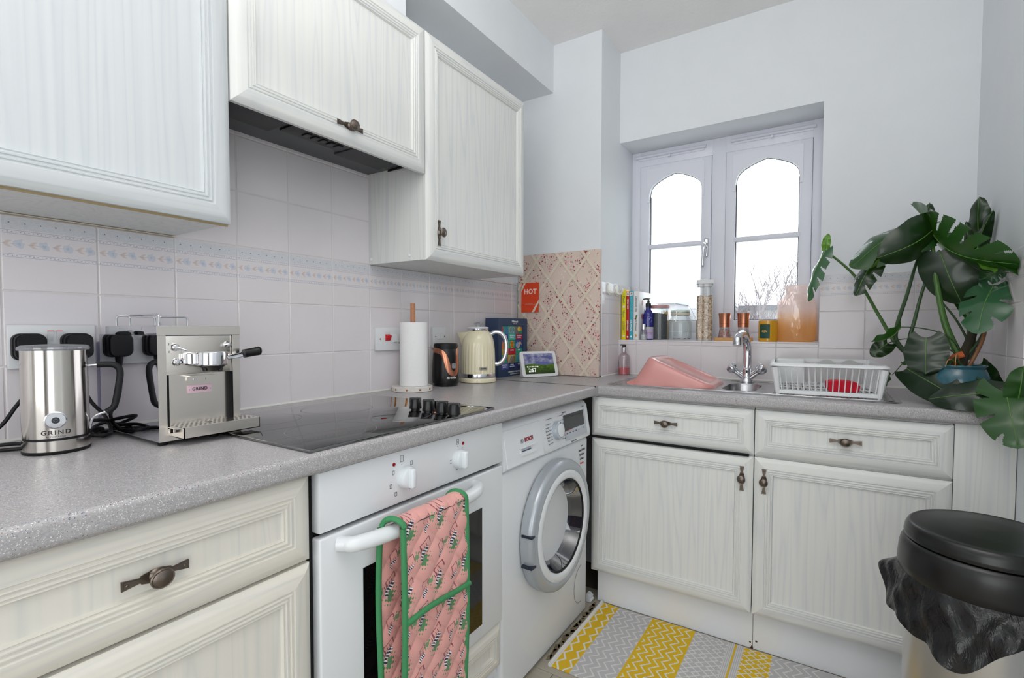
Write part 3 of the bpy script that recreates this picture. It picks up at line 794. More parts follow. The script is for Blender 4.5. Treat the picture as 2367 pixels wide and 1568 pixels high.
for wx, wy in ((.423, -.0105), (.475, -.0180), (.521, -.0190), (.566, -.0270)): hob_knob(wy + .1475, .3430 - wx)

# ------------------------------------------------------------------ milk frother
fr = thing('milk_frother', 'tall polished steel milk frother jug with clear lid and black handle', 'milk frother', (.1700, -.6611, W0), -.55)
j = MB().lathe([(.0455, 0, 1), (.0470, .002, 1), (.0472, .005, 1), (.0462, .006, 0), (.0462, .024, 0), (.0452, .0245, 1), (.0452, .028, 1), (.0460, .0285, 0), (.0458, .100, 0), (.0450, .176, 0), (.0452, .180, 0), (.0435, .180, 0), (.0430, .05, 0), (0, .05, 0)], 64)
j.build('jug', [M_steel, M_blackm], fr)
MB().lathe([(.0480, .1800), (.0492, .1825), (.0485, .1855), (.044, .1885), (.020, .1900), (0, .1903)], 64, cap=True).build('lid', thin_glass('lid_clear', (236, 238, 242), .5, .05, .25, (214, 216, 222)), fr)
hd = 1.75   # handle azimuth in the local frame
def rot2(a, r): return (r * math.cos(a), r * math.sin(a))
hc, hs = math.cos(hd), math.sin(hd)
def hp_(r, z): return (r * hc, r * hs, z)
MB().tube(smooth_path([hp_(.046, .150), hp_(.058, .151), hp_(.063, .151)], 4), .0022, 8).build('handle_bracket', M_chrome, fr)
MB().tube(smooth_path([hp_(.046, .012 + .022), hp_(.050, .052), hp_(.062, .060), hp_(.072, .062)], 5), .0022, 8).build('handle_bracket', M_chrome, fr)
MB().tube(smooth_path([hp_(.058, .1515), hp_(.078, .151), hp_(.088, .146), hp_(.0915, .134), hp_(.0885, .108), hp_(.0845, .084), hp_(.0805, .070), hp_(.070, .0620)], 6), .0056, 12).build('handle', M_blackm, fr)
# power button and lettering face the room
fb = thing('x', None, None); bpy.data.objects.remove(fb)
bt = MB().lathe([(.0150, -.004), (.0152, .0012), (.0135, .0022), (.0130, .0016)], 36, axis='-y').build('button_ring', M_chrome, fr, (0, 0, .060))
MB().lathe([(.0132, 0), (.0130, .0014), (0, .0016)], 36, axis='-y').build('button_disc', plain('button_white', (206, 204, 214), .3), bt)
MB().lathe([(.0056, .0012), (.0054, .0022), (0, .0024)], 30, axis='-y').build('power_button', plain('button_dark', (30, 34, 44), .25), bt)
pm = MB(); pm.tube([(.0024 * math.cos(a), -.0026, .0024 * math.sin(a)) for a in [PI * .72 + i * (2 * PI - .9) / 14 + .02 for i in range(15)]], .0003, 5).box(-.0003, .0003, -.0028, -.0022, .0005, .0034)
pm.build('power_symbol', plain('symbol_grey', (140, 146, 150), .4), bt)
def curved_text(t, size, mat, par, rad, az0, z, spacing=1.0, **k):
    """lettering wrapped around a vertical cylinder"""
    o = text(t, size, mat, par, (0, 0, 0), (0, 0, 0), ext=.0002, spacing=spacing, **k)
    me = o.data
    for v in me.vertices:
        x, y, e = v.co; a = az0 + x / rad; r = rad + .0002 + e
        v.co = (r * math.cos(a), r * math.sin(a), z + y)
    return o
# azimuth of the front of the jug in its local frame (towards the camera)
az = math.atan2(-.9709 + .6611, 1.3353 - .17) + .55 - .02
c_, s_ = math.cos(az), math.sin(az)
bt.rotation_euler = (0, 0, az + PI / 2); bt.location = (.0462 * c_, .0462 * s_, .060)
curved_text('GRIND', .0105, M_ink, fr, .0462, az, .0385, 1.35, bold=.0001)
curved_text('ALTRESTRAND', .0036, M_print, fr, .0462, az, .0315, 1.1)

# ------------------------------------------------------------------ espresso machine (local X -> +y, -Y outward)
es = thing('espresso_machine', 'square polished steel espresso machine with drip tray and top rails', 'coffee machine', (.2990, -.5520, W0), R90)
BW, BD = .150, .264
m = MB()
m.box(0, BW, 0, BD, .008, .022).box(0, .014, 0, BD, .022, .206).box(BW - .014, BW, 0, BD, .022, .206)
m.box(.014, BW - .014, .10, BD, .022, .206)
m.build('housing', M_mirror, es, smooth=False)
MB().box(-.001, BW + .001, -.001, BD - .036, .2055, .2235, 0, .0008).build('top_tray', M_mirror, es)
M_front = plain('front_steel', (238, 232, 224), .24, 1.0)
MB().box(.0, .014, -.0008, 0, .022, .2055).box(BW - .014, BW, -.0008, 0, .022, .2055).box(0, BW, -.0008, 0, .008, .022).box(-.001, BW + .001, -.0018, -.001, .2062, .2228).build('front_frame', M_front, es, smooth=False)
MB().box(.0145, BW - .0145, .002, .10, .131, .2045, 0, .0006).build('upper_panel', M_front, es)
MB().box(.020, BW - .020, .012, .020, .022, .131).build('splash_plate', M_front, es, smooth=False)
for xs_ in (.0142, BW - .0200): MB().box(xs_, xs_ + .0058, .004, .02, .030, .131).build('side_slot', M_dark, es, smooth=False)
m = MB(); m.box(.052, .100, -.006, .012, .126, .1275); m.prism(rrect(.0535, .0985, .113, .1268, .005, 4), .009, .0115)
m.build('hook_bracket', M_front, es)
for x in (.066, .086): MB().lathe([(.0018, 0), (.0014, .001), (0, .0012)], 10, c=(x, .009, .1195), axis='-y').build('rivet', M_chrome, es)
pg = MB().box(.0545, .0985, .0095, .0125, .0925, .1075, 0, .0008).build('badge', plain('badge_pink', (226, 190, 204), .35), es)
text('GRIND', .0088, M_ink, pg, (.0765, .0092, .1000), spacing=1.25, bold=.00012, sx=.88)
m = MB()
for x in (.0572, .0958): m.lathe([(.0014, 0), (.001, .0008), (0, .001)], 10, c=(x, .0095, .0995), axis='-y')
m.build('badge_screw', M_chrome, pg)
# drip tray
tr = MB(); tx0, tx1, ty0, ty1 = .026, .171, -.036, .09
tr.box(tx0, tx1, ty0, ty0 + .0015, .0135, .0345).box(tx1 - .0015, tx1, ty0, .0, .0135, .0345).box(tx0, tx0 + .0015, ty0, .006, .0135, .0345).box(tx0, tx1, ty0, 0, .0135, .0150)
tr.box(tx0, tx1, .0, .001, .0135, .0345)
tray = tr.build('drip_tray', M_front, es, smooth=False)
# perforated grille: plate with real slots drawn as sunken dark discs
gp = MB().box(.0145, tx1 - .002, -.0345, .010, .0335, .0350).box(.0145, BW - .0145, .010, .020, .0335, .0350).build('grille', M_front, tray, smooth=False)
hm = MB()
for i in range(17):
    for k in range(6):
        x = .024 + i * .0086 + (k % 2) * .0043; y = -.028 + k * .0082
        if x > tx1 - .008 or (y > .009 and x > BW - .02): continue
        if abs(x - .083) < .009 and abs(y + .008) < .005: continue
        hm.lathe([(.0026, .0), (0, .0002)], 10, c=(x, y, .0350), sx=1.0)
hm.lathe([(.0062, .0), (0, .0002)], 20, c=(.083, -.008, .0350)).lathe([(.0062, .0), (0, .0002)], 20, c=(.118, -.026, .0350))
hg = hm.build('grille_holes', M_dark, tray, smooth=False); hg['kind'] = 'stuff'
# portafilter and spouts
pfm = MB().lathe([(.026, .148), (.0275, .150), (.0275, .171), (.0265, .1735), (.022, .1745), (0, .1748)], 40, c=(.0815, -.028, 0))
pfm.build('portafilter_basket', M_chrome, es)
MB().lathe([(.0225, .150), (.0240, .152), (.0240, .170), (.020, .173), (0, .174)], 36, c=(.062, -.006, 0)).build('group_head', M_chrome, es)
MB().lathe([(.010, .137), (.019, .1435), (.0255, .1485), (.0255, .150)], 30, c=(.0815, -.028, 0)).tube([(.0665, -.030, .147), (.0665, -.032, .140), (.0665, -.033, .137)], [.0055, .0045, .0032], 8).tube([(.0925, -.034, .147), (.0925, -.036, .139), (.0925, -.037, .135)], [.0065, .005, .0035], 8).build('spout', M_black, es)
MB().tube([(.108, -.028, .160), (.135, -.020, .163), (.150, -.016, .166)], [.004, .0045, .005], 10).build('portafilter_stem', M_chrome, es)
MB().tube(smooth_path([(.150, -.017, .167), (.165, -.018, .169), (.180, -.020, .1715)], 4), [.0088] * 7 + [.0092] * 2, 18).lathe([(.0092, 0), (.008, .003), (0, .004)], 18, c=(.180, -.020, .1715), axis='x').build('portafilter_handle', M_black, es)
m = MB()
for x, z, r in ((.030, .183, .0075), (.032, .155, .0078), (.127, .186, .0070), (.130, .162, .0065)):
    m.lathe([(r, 0), (r * .95, .003), (r * .6, .006), (r * .55, .010), (0, .011)], 20, c=(x, .002, z), axis='-y')
m.tube([(.030, -.008, .183), (.044, -.014, .177)], [.0026, .0018], 8)
m.build('valve_knob', M_chrome, es)
m = MB(); m.box(.020, .0206, .0012, .002, .187, .191); rr = [(.0205 + .0016 * math.cos(i * PI / 8), .0016, .1745 + .0016 * math.sin(i * PI / 8)) for i in range(16)]; m.tube(rr, .0003, 5, closed=True)
m.build('switch_symbols', M_ink, es)
# rails on the top
def loop_rail(pts, name='cup_rail'):
    MB().tube(smooth_path(pts, 6), .0022, 10).build(name, M_chrome, es)
def rail3(a, b):
    ax, ay = a; bx, by = b; z0, z1 = .2235, .2440; dx, dy = bx - ax, by - ay; L = math.hypot(dx, dy); ux, uy = dx / L * .006, dy / L * .006
    MB().tube([(ax, ay, z0), (ax, ay, z1 - .005), (ax + ux * .3, ay + uy * .3, z1 - .0015), (ax + ux, ay + uy, z1), (bx - ux, by - uy, z1), (bx - ux * .3, by - uy * .3, z1 - .0015), (bx, by, z1 - .005), (bx, by, z0)], .0021, 10).build('cup_rail', M_chrome, es)
rail3((.008, .010), (.008, .135)); rail3((.010, .205), (.080, .205)); rail3((.085, .200), (.143, .200)); rail3((.143, .010), (.143, .19)) if 0 else None
# clear water tank at the back
MB().box(.003, BW - .003, BD + .001, BD + .030, .010, .190, 0, .003).build('water_tank', thin_glass('tank', (226, 226, 246), .25, .03, .12, (200, 200, 235)), es)
m = MB()
for x in (.012, .104):
    for y in (.015, .24): m.lathe([(.008, 0), (.009, .008)], 14, c=(x, y, 0))
m.build('foot', M_blackm, es)

# ------------------------------------------------------------------ sockets and plugs (local X -> +y, -Y outward)
def faceplate(label, y0, z0, w, h, cat='socket'):
    t = thing('wall_socket', label, cat, (.0060, y0, z0), R90)
    MB().box(0, w, -.011, 0, 0, h, 0, .002).build('faceplate', M_whitep, t)
    return t
s1 = faceplate('white double wall socket behind the milk frother, both plugs in', -.6880, 1.010, .135, .0850)
for x in (.062, .076):
    MB().prism([(-.0112, .052), (-.0155, .072), (-.0112, .073)], x - .0045, x + .0045, plane='yz').build('rocker_switch', M_whitep, s1)
    MB().box(x - .0045, x + .0045, -.0150, -.0110, .0722, .0735).build('switch_flag', M_red, s1, smooth=False)
s2 = thing('cooker_switch', 'white cooker switch plate with a red rocker, left of the kitchen roll', 'switch', (.0060, .2260, 1.0125), R90)
MB().box(0, .146, -.013, 0, 0, .0810, 0, .002).build('faceplate', M_whitep, s2)
MB().prism([(-.0132, .033), (-.0190, .036), (-.0245, .052), (-.0132, .056)], .040, .060, plane='yz').build('cooker_rocker', M_red, s2)
MB().box(.0385, .0615, -.0138, -.012, .056, .064, 0, .0005).build('rocker_frame', plain('clear_frame', (222, 224, 230), .2), s2)
MB().prism([(-.0132, .027), (-.0195, .030), (-.0155, .054), (-.0132, .0565)], .076, .094, plane='yz').build('socket_rocker', M_whitep, s2)
m = MB()
for x, z in ((.0175, .040), (.107, .026), (.120, .040)): m.lathe([(.0032, 0), (.0026, .001), (0, .0012)], 12, c=(x, -.013, z), axis='-y')
m.build('screw', plain('brass_screw', (150, 128, 112), .35, .9), s2)
s3 = thing('switched_outlet', 'small white switched outlet between the kitchen roll and the kettle', 'socket', (.0060, .5180, 1.0125), R90)
MB().box(0, .085, -.010, 0, 0, .084, 0, .002).build('faceplate', M_whitep, s3)
for x in (.034, .052): MB().prism([(-.0102, .034), (-.0138, .036), (-.0112, .058), (-.0102, .059)], x - .008, x + .008, plane='yz').build('rocker_switch', M_whitep, s3)
m = MB()
for x in (.016, .070): m.lathe([(.0030, 0), (.0024, .001), (0, .0012)], 12, c=(x, -.010, .045), axis='-y')
m.build('screw', plain('brass_screw2', (150, 128, 112), .35, .9), s3)
def plug(label, y, z, cable):
    t = thing('mains_plug', label, 'plug', (.018, y, z), R90)
    m = MB(); pr = rrect(-.0245, .0245, -.026, .026, .013, 5)
    m.prism(pr, -.012, 0); m.prism([(a * .94, b * .94) for a, b in pr], -.024, -.012); m.prism([(a * .84, b * .86) for a, b in pr], -.032, -.024)
    m.tube([(0, -.014, -.022), (0, -.014, -.040), (0, -.014, -.048)], [.0080, .0062, .0045], 12)
    m.build('plug_body', M_blackm, t, angle=60)
    MB().tube(smooth_path(cable, 8), .0034, 10).build('cable', M_blackm, t)
    return t
# cables in the plug's frame: X=+y, Y=-x (so world x = .018 - Y)
plug('black mains plug in the left side of the double socket', -.6600, 1.052, [(0, -.014, -.048), (-.004, -.03, -.075), (-.03, -.045, -.11), (-.055, -.05, -.145), (-.10, -.05, -.172), (-.17, -.055, -.1775)])
plug('black mains plug in the right side of the double socket, beside the coffee machine', -.5870, 1.052, [(0, -.014, -.048), (.002, -.024, -.080), (.012, -.038, -.115), (.03, -.050, -.145), (.028, -.085, -.1705), (.010, -.100, -.1775), (.004, -.060, -.170), (.026, -.030, -.165), (.040, -.045, -.158), (.022, -.075, -.150), (-.004, -.078, -.148), (-.010, -.040, -.160), (.012, -.012, -.1785 + .004)])
cb = MB().tube(smooth_path([(.125, -.6850, .880), (.085, -.705, .878), (.06, -.76, .8745), (.055, -.86, .8742)], 8), .0033, 10).tube(smooth_path([(.130, -.690, .8745), (.11, -.74, .8742), (.115, -.80, .8742), (.11, -.88, .8742)], 8), .0033, 10).build('power_cable', M_blackm)
tag(cb, 'black frother cable leading away to the left along the worktop', 'cable')
cb = MB().tube(smooth_path([(.125, -.6350, .8745), (.100, -.600, .8745), (.085, -.5720, .876), (.105, -.5600, .8800), (.135, -.5750, .8790), (.130, -.600, .8810), (.10, -.590, .8860), (.075, -.5680, .8840), (.060, -.560, .8765), (.070, -.590, .8745), (.11, -.625, .8745)], 8), .0034, 10).build('power_cable', M_blackm)
tag(cb, 'coiled black cable on the worktop between frother and coffee machine', 'cable')

# ------------------------------------------------------------------ kitchen roll holder
kr = thing('kitchen_roll_holder', 'white marble kitchen roll holder with copper studs and wooden rod', 'kitchen roll holder', (.0887, .3253, W0))
def marble():
    q = Mat('white_marble'); n = q.noise(q.tc(), 22, 5, .6, 1.5); v = (n - .5).ab().lt(.02)
    q.color(q.mix(v * .35, (226, 222, 216), (196, 190, 184))); q.set(rough=.25); return q.m
MB().lathe([(.0690, 0), (.0714, .0015), (.0714, .0165), (.0700, .018), (0, .018)], 64).build('marble_base', marble(), kr)
for i in range(10):
    a = 2 * PI * i / 10 + .2
    MB().lathe([(.0036, 0), (.0034, .0012), (0, .0018)], 14, axis='x').build('copper_stud', plain('stud_copper%d' % i, (176, 120, 78), .35, 1.0), kr, (.0712 * math.cos(a), .0712 * math.sin(a), .0092), (0, 0, a))
MB().lathe([(.0085, .018), (.0085, .307), (.0080, .3085), (0, .3085)], 24, c=(.002, .003, 0)).build('wooden_rod', textured('beech_rod', (186, 128, 92), .5, nscale=80, amt=.12), kr)
def paper():
    q = Mat('embossed_paper'); x, y, z = q.xyz(); ang = q.noise(q.tc(), 3, 1)
    v = q.voro(q.mapping((1, 1, 1)), 210, 'Distance'); q.color((240, 240, 240)); q.set(rough=.9, spec=.1); q.bump(v, .35, .0012); return q.m
kp = MB().lathe([(.020, .0), (.0475, .0), (.0485, .001), (.0485, .2220), (.0475, .2230), (.020, .2230), (.020, .0)], 72, cap=False).build('kitchen_roll', paper(), None, (.0925, .3300, W0 + .0182))
tag(kp, 'roll of white embossed kitchen paper standing on the marble holder', 'kitchen roll')

# ------------------------------------------------------------------ copper-trimmed black appliance
bk = thing('coffee_grinder', 'small black and copper electric appliance between kitchen roll and kettle', 'appliance', (.0877, .5100, W0), -.62)
bw = .0475
pr = [(.0420, 0), (.0440, .004), (.0440, .010), (.0490, .012), (.0500, .020), (.0505, .040), (.0495, .080), (.0470, .118), (.0440, .140)]
MB().lathe(pr + [(.0425, .1440), (0, .1440)], 48, sx=1.0, sy=1.04).build('body', M_black, bk)
MB().lathe([(.0438, .1425), (.0440, .158), (.0425, .162), (.0390, .163), (.0380, .150), (.0375, .100), (0, .100)], 48, sy=1.04).build('collar', M_blackm, bk)
def bk_r(z):
    for (r0, z0), (r1, z1) in zip(pr[:-1], pr[1:]):
        if z0 <= z <= z1 and z1 > z0: return r0 + (r1 - r0) * (z - z0) / (z1 - z0)
    return .044
def strip_on(path, w, mat, name, off=.0012):
    """band hugging the body; path of (azimuth, z)"""
    P = smooth_path([(a, z, 0) for a, z in path], 8); m = MB(); vs = []
    for i, p in enumerate(P):
        q = P[min(i + 1, len(P) - 1)] - P[max(i - 1, 0)]; d = Vector((q.x * .046, q.y)); d.normalize(); nx, nz = -d.y, d.x
        for k in range(5):
            s = (k - 2) / 4 * w; a = p.x + nx * s / .046; z = p.y + nz * s; bulge = off * (1 if 0 < k < 4 else .35)
            r = bk_r(z) + bulge; vs.append((r * math.cos(a), r * math.sin(a) * 1.04, z))
    n = len(P); fs = [(5 * i + k, 5 * i + k + 1, 5 * i + 6 + k, 5 * i + 5 + k) for i in range(n - 1) for k in range(4)]
    m.add(vs, fs); m.build(name, mat, bk, normals=False)
strip_on([(-2.3, .138), (-1.7, .1375), (-1.2, .137), (-.80, .134), (-.52, .127), (-.30, .112), (-.14, .090), (-.02, .068), (.16, .053), (.40, .048), (.60, .056), (.73, .076), (.80, .104), (.86, .126), (1.1, .138), (1.8, .141)], .0185, M_copper, 'copper_band', .0016)
m = MB(); m.prism(rrect(-.0095, .0095, -.010, .010, .005, 4), -.003, 0); m.build('badge', plain('badge_silver', (170, 172, 178), .3, .6), bk, (.0500 * math.cos(.36), .0500 * math.sin(.36) * 1.04, .079), (0, 0, PI / 2 + .36))
o = text('Breville', .0118, M_printw, bk, (0, 0, 0), (0, 0, 0), ext=.0002, bold=.0002)
for v in o.data.vertices:
    x, y, e = v.co; a = .22 + x / .050; v.co = ((.0512 + e) * math.cos(a), (.0512 + e) * math.sin(a) * 1.04, .034 + y)

# ------------------------------------------------------------------ kettle
kt = thing('kettle', 'cream jug kettle with chrome handle on its round base', 'kettle', (.1088, .6900, W0), 0)
M_cream = plain('cream_enamel', (236, 228, 196), .16, coat=.5)
ba = MB().lathe([(.070, 0), (.0748, .003), (.0752, .014), (.0735, .0185), (.0725, .0195)], 64).build('power_base', M_cream, kt)
MB().lathe([(.0715, .0195), (.0722, .022), (.0722, .034), (.0712, .037)], 64, cap=True).build('chrome_band', M_chrome, kt)
rk = random.Random(1)
def kfn(u, v):
    a = 2 * PI * u; z = .037 + (.212 - .037) * v
    prof = [(0, .0712), (.3, .0705), (.55, .0690), (.70, .0665), (.82, .0620), (.90, .0560), (.96, .0490), (1, .0420)]
    for (a0, r0), (a1, r1) in zip(prof[:-1], prof[1:]):
        if a0 <= v <= a1 + 1e-9: r = r0 + (r1 - r0) * (v - a0) / (a1 - a0); break
    fl = .0008 * (math.cos(a * 30) - 1) * max(0, min(1, (.72 - v) * 6))
    return ((r + fl) * math.cos(a), (r + fl) * math.sin(a), z)
MB().grid(kfn, 180, 36, cu=True).build('body', M_cream, kt, angle=60)
MB().lathe([(.0425, .2105), (.0445, .2150), (.0445, .2190), (.0430, .2205)], 48, cap=False).build('lid_ring', M_chrome, kt)
MB().lathe([(.0430, .2200), (.0440, .2225), (.0430, .2255), (.036, .2275), (0, .2282)], 48).build('lid', M_whitep, kt)
MB().lathe([(.010, .227), (.011, .233), (.017, .238), (.018, .241), (.015, .2445), (0, .246)], 30).build('lid_knob', M_chrome, kt)
# spout points back-left, handle forward-right
sa = -2.45
def kp_(r, z, a): return (r * math.cos(a), r * math.sin(a), z)
m = MB(); ss = []
for z, r, wd in ((.150, .066, .004), (.165, .071, .014), (.180, .078, .021), (.195, .086, .026), (.203, .089, .028)):
    rx = .050 if z > .17 else .058
    ss.append([kp_(rx, z - (.0 if z < .2 else -.003), sa - wd / rx * 1.0), kp_(r - .004, z, sa - wd * .35 / r), kp_(r, z, sa), kp_(r - .004, z, sa + wd * .35 / r), kp_(rx, z - (.0 if z < .2 else -.003), sa + wd / rx * 1.0)])
vs = [p for s_q in ss for p in s_q]; m.add(vs, [(5 * i + k, 5 * i + k + 1, 5 * i + 6 + k, 5 * i + 5 + k) for i in range(4) for k in range(4)] + [(20, 21, 22, 23, 24)])
m.build('spout', M_cream, kt, angle=60)
ha = .62
MB().tube(smooth_path([kp_(.052, .196, ha), kp_(.070, .206, ha), kp_(.095, .200, ha), kp_(.112, .178, ha), kp_(.117, .145, ha), kp_(.112, .108, ha), kp_(.098, .084, ha), kp_(.080, .074, ha), kp_(.069, .076, ha)], 6), [.0062] + [.0070] * 47 + [.006], 14, flat=1.25).build('handle', M_chrome, kt)
MB().tube(smooth_path([kp_(.050, .190, sa + 2.2 + .9), kp_(.060, .197, sa + 3.1), kp_(.0, 0, 0)], 2)[:1] + [], .001) if 0 else None
bz = MB().prism(rrect(-.017, .017, -.0065, .0065, .0062, 6), -.0016, 0)
a_ = math.atan2(-.9709 - .69, 1.3353 - .1088) + .30
bz.build('badge', plain('badge_pewter', (190, 182, 170), .3, .7), kt, (.0712 * math.cos(a_), .0712 * math.sin(a_), .060), (0, 0, a_ + PI / 2))
text('Breville', .0088, M_ink, kt, (.0731 * math.cos(a_), .0731 * math.sin(a_), .060), (PI / 2, 0, a_ + PI / 2), bold=.0002, sx=.9)
MB().tube(smooth_path([(-.058, -.050, .196), (-.078, -.062, .190), (-.0945, -.070, .165), (-.098, -.072, .13), (-.09, -.066, .10)], 5), .0032, 8).build('water_gauge_rim', M_black, kt) if 0 else None

# ------------------------------------------------------------------ coffee box
cbx = thing('coffee_gift_box', 'navy cardboard coffee gift box with nine animal-print packets behind its window', 'box', (.0830, .8780, W0), R90 - .035)
M_navy = textured('navy_card', (52, 72, 104), .5, nscale=40, amt=.05)
BXW, BXD, BXH = .235, .072, .2680
m = MB(); wx0, wx1, wz0, wz1 = .026, .205, .032, .234
m.box(0, wx0, 0, BXD, 0, BXH).box(wx1, BXW, 0, BXD, 0, BXH).box(wx0, wx1, 0, BXD, 0, wz0).box(wx0, wx1, 0, BXD, wz1, BXH).box(wx0, wx1, .014, BXD, wz0, wz1)
m.build('box_shell', M_navy, cbx, smooth=False)
text('Whittard', .0135, M_printw, cbx, (.130, -.0004, .253), bold=.0003); text('CHELSEA 1886', .0052, M_printw, cbx, (.130, -.0004, .2425))
text('COFFEES OF THE WORLD', .0092, M_printw, cbx, (.130, -.0004, .0195), bold=.0002); text('NINE SINGLE ORIGIN COFFEES', .0055, M_printw, cbx, (.130, -.0004, .0095))
pc = [((34, 160, 150), (200, 50, 80), (60, 70, 140), 'MONSOON|MALABAR'), ((80, 165, 165), (222, 200, 70), (70, 195, 180), 'GUATEMALA|ELEPHANT'), ((120, 110, 116), (222, 205, 70), (172, 32, 76), 'SAN AGUSTIN|COLOMBIA'),
      ((110, 110, 160), (236, 130, 50), (205, 170, 60), 'COSTA|RICA'), ((50, 160, 135), (235, 160, 40), (200, 20, 50), 'SUMATRA'), ((46, 80, 150), (236, 180, 120), (50, 165, 140), 'KENYA'),
      ((48, 170, 150), (206, 70, 40), (104, 110, 190), 'DOMINICAN|REPUBLIC'), ((200, 170, 50), (60, 50, 50), (30, 60, 120), 'ETHIOPIA|YIRGACHEFFE'), ((60, 150, 160), (180, 60, 60), (60, 60, 120), 'BRAZIL')]
_cc = {}
def cm(c):
    if c not in _cc: _cc[c] = plain('packet_%d_%d_%d' % c, c, .45)
    return _cc[c]
def flat(poly, y, par, mat, name): return MB().prism(poly, y - .0006, y).build(name, mat, par, smooth=False)
cw, chh = (wx1 - wx0) / 3, (wz1 - wz0) / 3
for i in range(9):
    c0, c1, c2, tx = pc[i]; cx_ = wx0 + (i % 3) * cw; cz = wz1 - (i // 3 + 1) * chh; y = .0125
    pk = MB().box(cx_ + .0005, cx_ + cw - .0005, y - .006, y + .001, cz + .0005, cz + chh - .0005, 0, .001).build('packet', cm(c0), cbx)
    flat([(cx_ + .001, cz + .001), (cx_ + cw - .001, cz + .001), (cx_ + cw - .001, cz + chh * .42), (cx_ + .001, cz + chh * .42)], y - .0061, pk, cm(c2), 'packet_label')
    X0, Z0 = cx_ + cw / 2, cz + chh * .70; q = y - .0062
    art = []
    if i == 0: art = [([(X0 - .028 + .019 * math.cos(a), Z0 + .019 * math.sin(a)) for a in [(-PI / 2 + k * PI / 12) for k in range(13)]], (200, 50, 80)), ([(X0 + .004, Z0 - .018), (X0 + .012, Z0 + .018), (X0 + .026, Z0 + .006), (X0 + .028, Z0 - .018)], (60, 130, 180))]
    if i == 1: art = [([(X0 + .024 * math.cos(a), Z0 + .016 * math.sin(a)) for a in [k * PI / 10 for k in range(20)]], (222, 200, 70)), ([(X0 + .021 * math.cos(a), Z0 - .001 + .015 * math.sin(a)) for a in [k * PI / 10 for k in range(20)]], (90, 140, 160)), ([(X0 - .005, Z0 + .016), (X0 + .005, Z0 + .016), (X0 + .003, Z0 - .016), (X0 - .003, Z0 - .016)], (110, 160, 175)), ([(X0 - .009, Z0 - .006), (X0 - .006, Z0 - .006), (X0 - .008, Z0 - .017), (X0 - .011, Z0 - .015)], (240, 235, 225)), ([(X0 + .009, Z0 - .006), (X0 + .006, Z0 - .006), (X0 + .008, Z0 - .017), (X0 + .011, Z0 - .015)], (240, 235, 225))]
    if i == 2: art = [([(X0 + .002 + .016 * math.cos(a), Z0 + .004 + .012 * math.sin(a)) for a in [k * PI / 10 for k in range(20)]], (222, 205, 70)), ([(X0 + .006, Z0 + .010), (X0 + .022, Z0 + .006), (X0 + .026, Z0 - .006), (X0 + .014, Z0 + .001)], (232, 120, 40)), ([(X0 - .002, Z0 - .006), (X0 + .024, Z0 - .004), (X0 + .026, Z0 - .018), (X0 - .002, Z0 - .018)], (30, 140, 110))]
    if i == 3: art = [([(X0 - .022, Z0 - .018), (X0 - .018, Z0 + .012), (X0 - .008, Z0 + .012), (X0 - .004, Z0 - .018)], (236, 130, 50)), ([(X0 + .004, Z0 - .018), (X0 + .006, Z0 + .012), (X0 + .016, Z0 + .012), (X0 + .020, Z0 - .018)], (226, 110, 40))]
    if i == 4: art = [([(X0 + .015 * math.cos(a), Z0 + .018 * math.sin(a)) for a in [k * PI / 10 for k in range(20)]], (232, 150, 40))] + [([(X0 - .010, Z0 + zz), (X0 - .002, Z0 + zz - .003), (X0 + .002, Z0 + zz - .003), (X0 + .010, Z0 + zz), (X0, Z0 + zz - .001)], (90, 50, 30)) for zz in (.012, .006, 0, -.006)]
    if i == 5: art = [([(X0 - .010 + .018 * math.cos(a), Z0 - .004 + .014 * math.sin(a)) for a in [k * PI / 10 for k in range(20)]], (140, 170, 215)), ([(X0 - .014, Z0 - .018), (X0 - .003, Z0 - .018), (X0 + .008, Z0 + .003), (X0 + .022, Z0 - .004), (X0 + .016, Z0 + .008), (X0 + .006, Z0 + .014)], (232, 180, 130))]
    if i == 6: art = [([(X0 - .024, Z0 - .016), (X0 - .006, Z0 - .017), (X0 + .004, Z0 - .008), (X0 - .010, Z0 - .011)], (220, 120, 40)), ([(X0 - .006, Z0 - .010), (X0 + .004, Z0 + .014), (X0 + .009, Z0 + .012), (X0 - .001, Z0 - .008)], (50, 40, 46)), ([(X0 + .012, Z0 + .014), (X0 + .017, Z0 + .012), (X0 + .026, Z0 - .012), (X0 + .020, Z0 - .013)], (190, 40, 40))]
    if i == 7: art = [([(X0 - .028, Z0 - .018), (X0 - .028, Z0 - .004), (X0 - .010, Z0 + .016), (X0 + .010, Z0 + .018), (X0 + .020, Z0 - .018)], (206, 190, 170))] + [([(X0 - .022 + k * .007, Z0 - .018), (X0 - .019 + k * .007, Z0 - .018), (X0 - .008 + k * .005, Z0 + .013), (X0 - .010 + k * .005, Z0 + .012)], (50, 40, 44)) for k in range(6)]
    for n_, (pl_, col) in enumerate(art): flat(pl_, q - .0003 * n_, pk, cm(col), 'packet_art')
    for n_, ln in enumerate(tx.split('|')): text(ln, .0072, M_printw, pk, (X0, q - .0008, cz + chh * (.30 - .13 * n_)), bold=.0002, sx=.86)
# orange tiger art low on the left side
flat([(.0, 0), (.0, 0), (.0, 0)], 0, cbx, M_navy, 'x') if 0 else None
tg = MB().prism([(.020, .012), (.066, .010), (.066, .060), (.050, .080), (.036, .066), (.022, .05)], -.0006, 0, plane='yz').build('side_art', plain('tiger_orange', (200, 90, 40), .5), cbx, smooth=False)
m = MB()
for k in range(5): m.prism([(.026 + (k % 2) * .006, .018 + k * .010), (.060, .020 + k * .010), (.058, .0225 + k * .010), (.028 + (k % 2) * .006, .0215 + k * .010)], -.0010, -.0006, plane='yz')
m.build('side_art_stripes', M_ink, cbx, smooth=False)

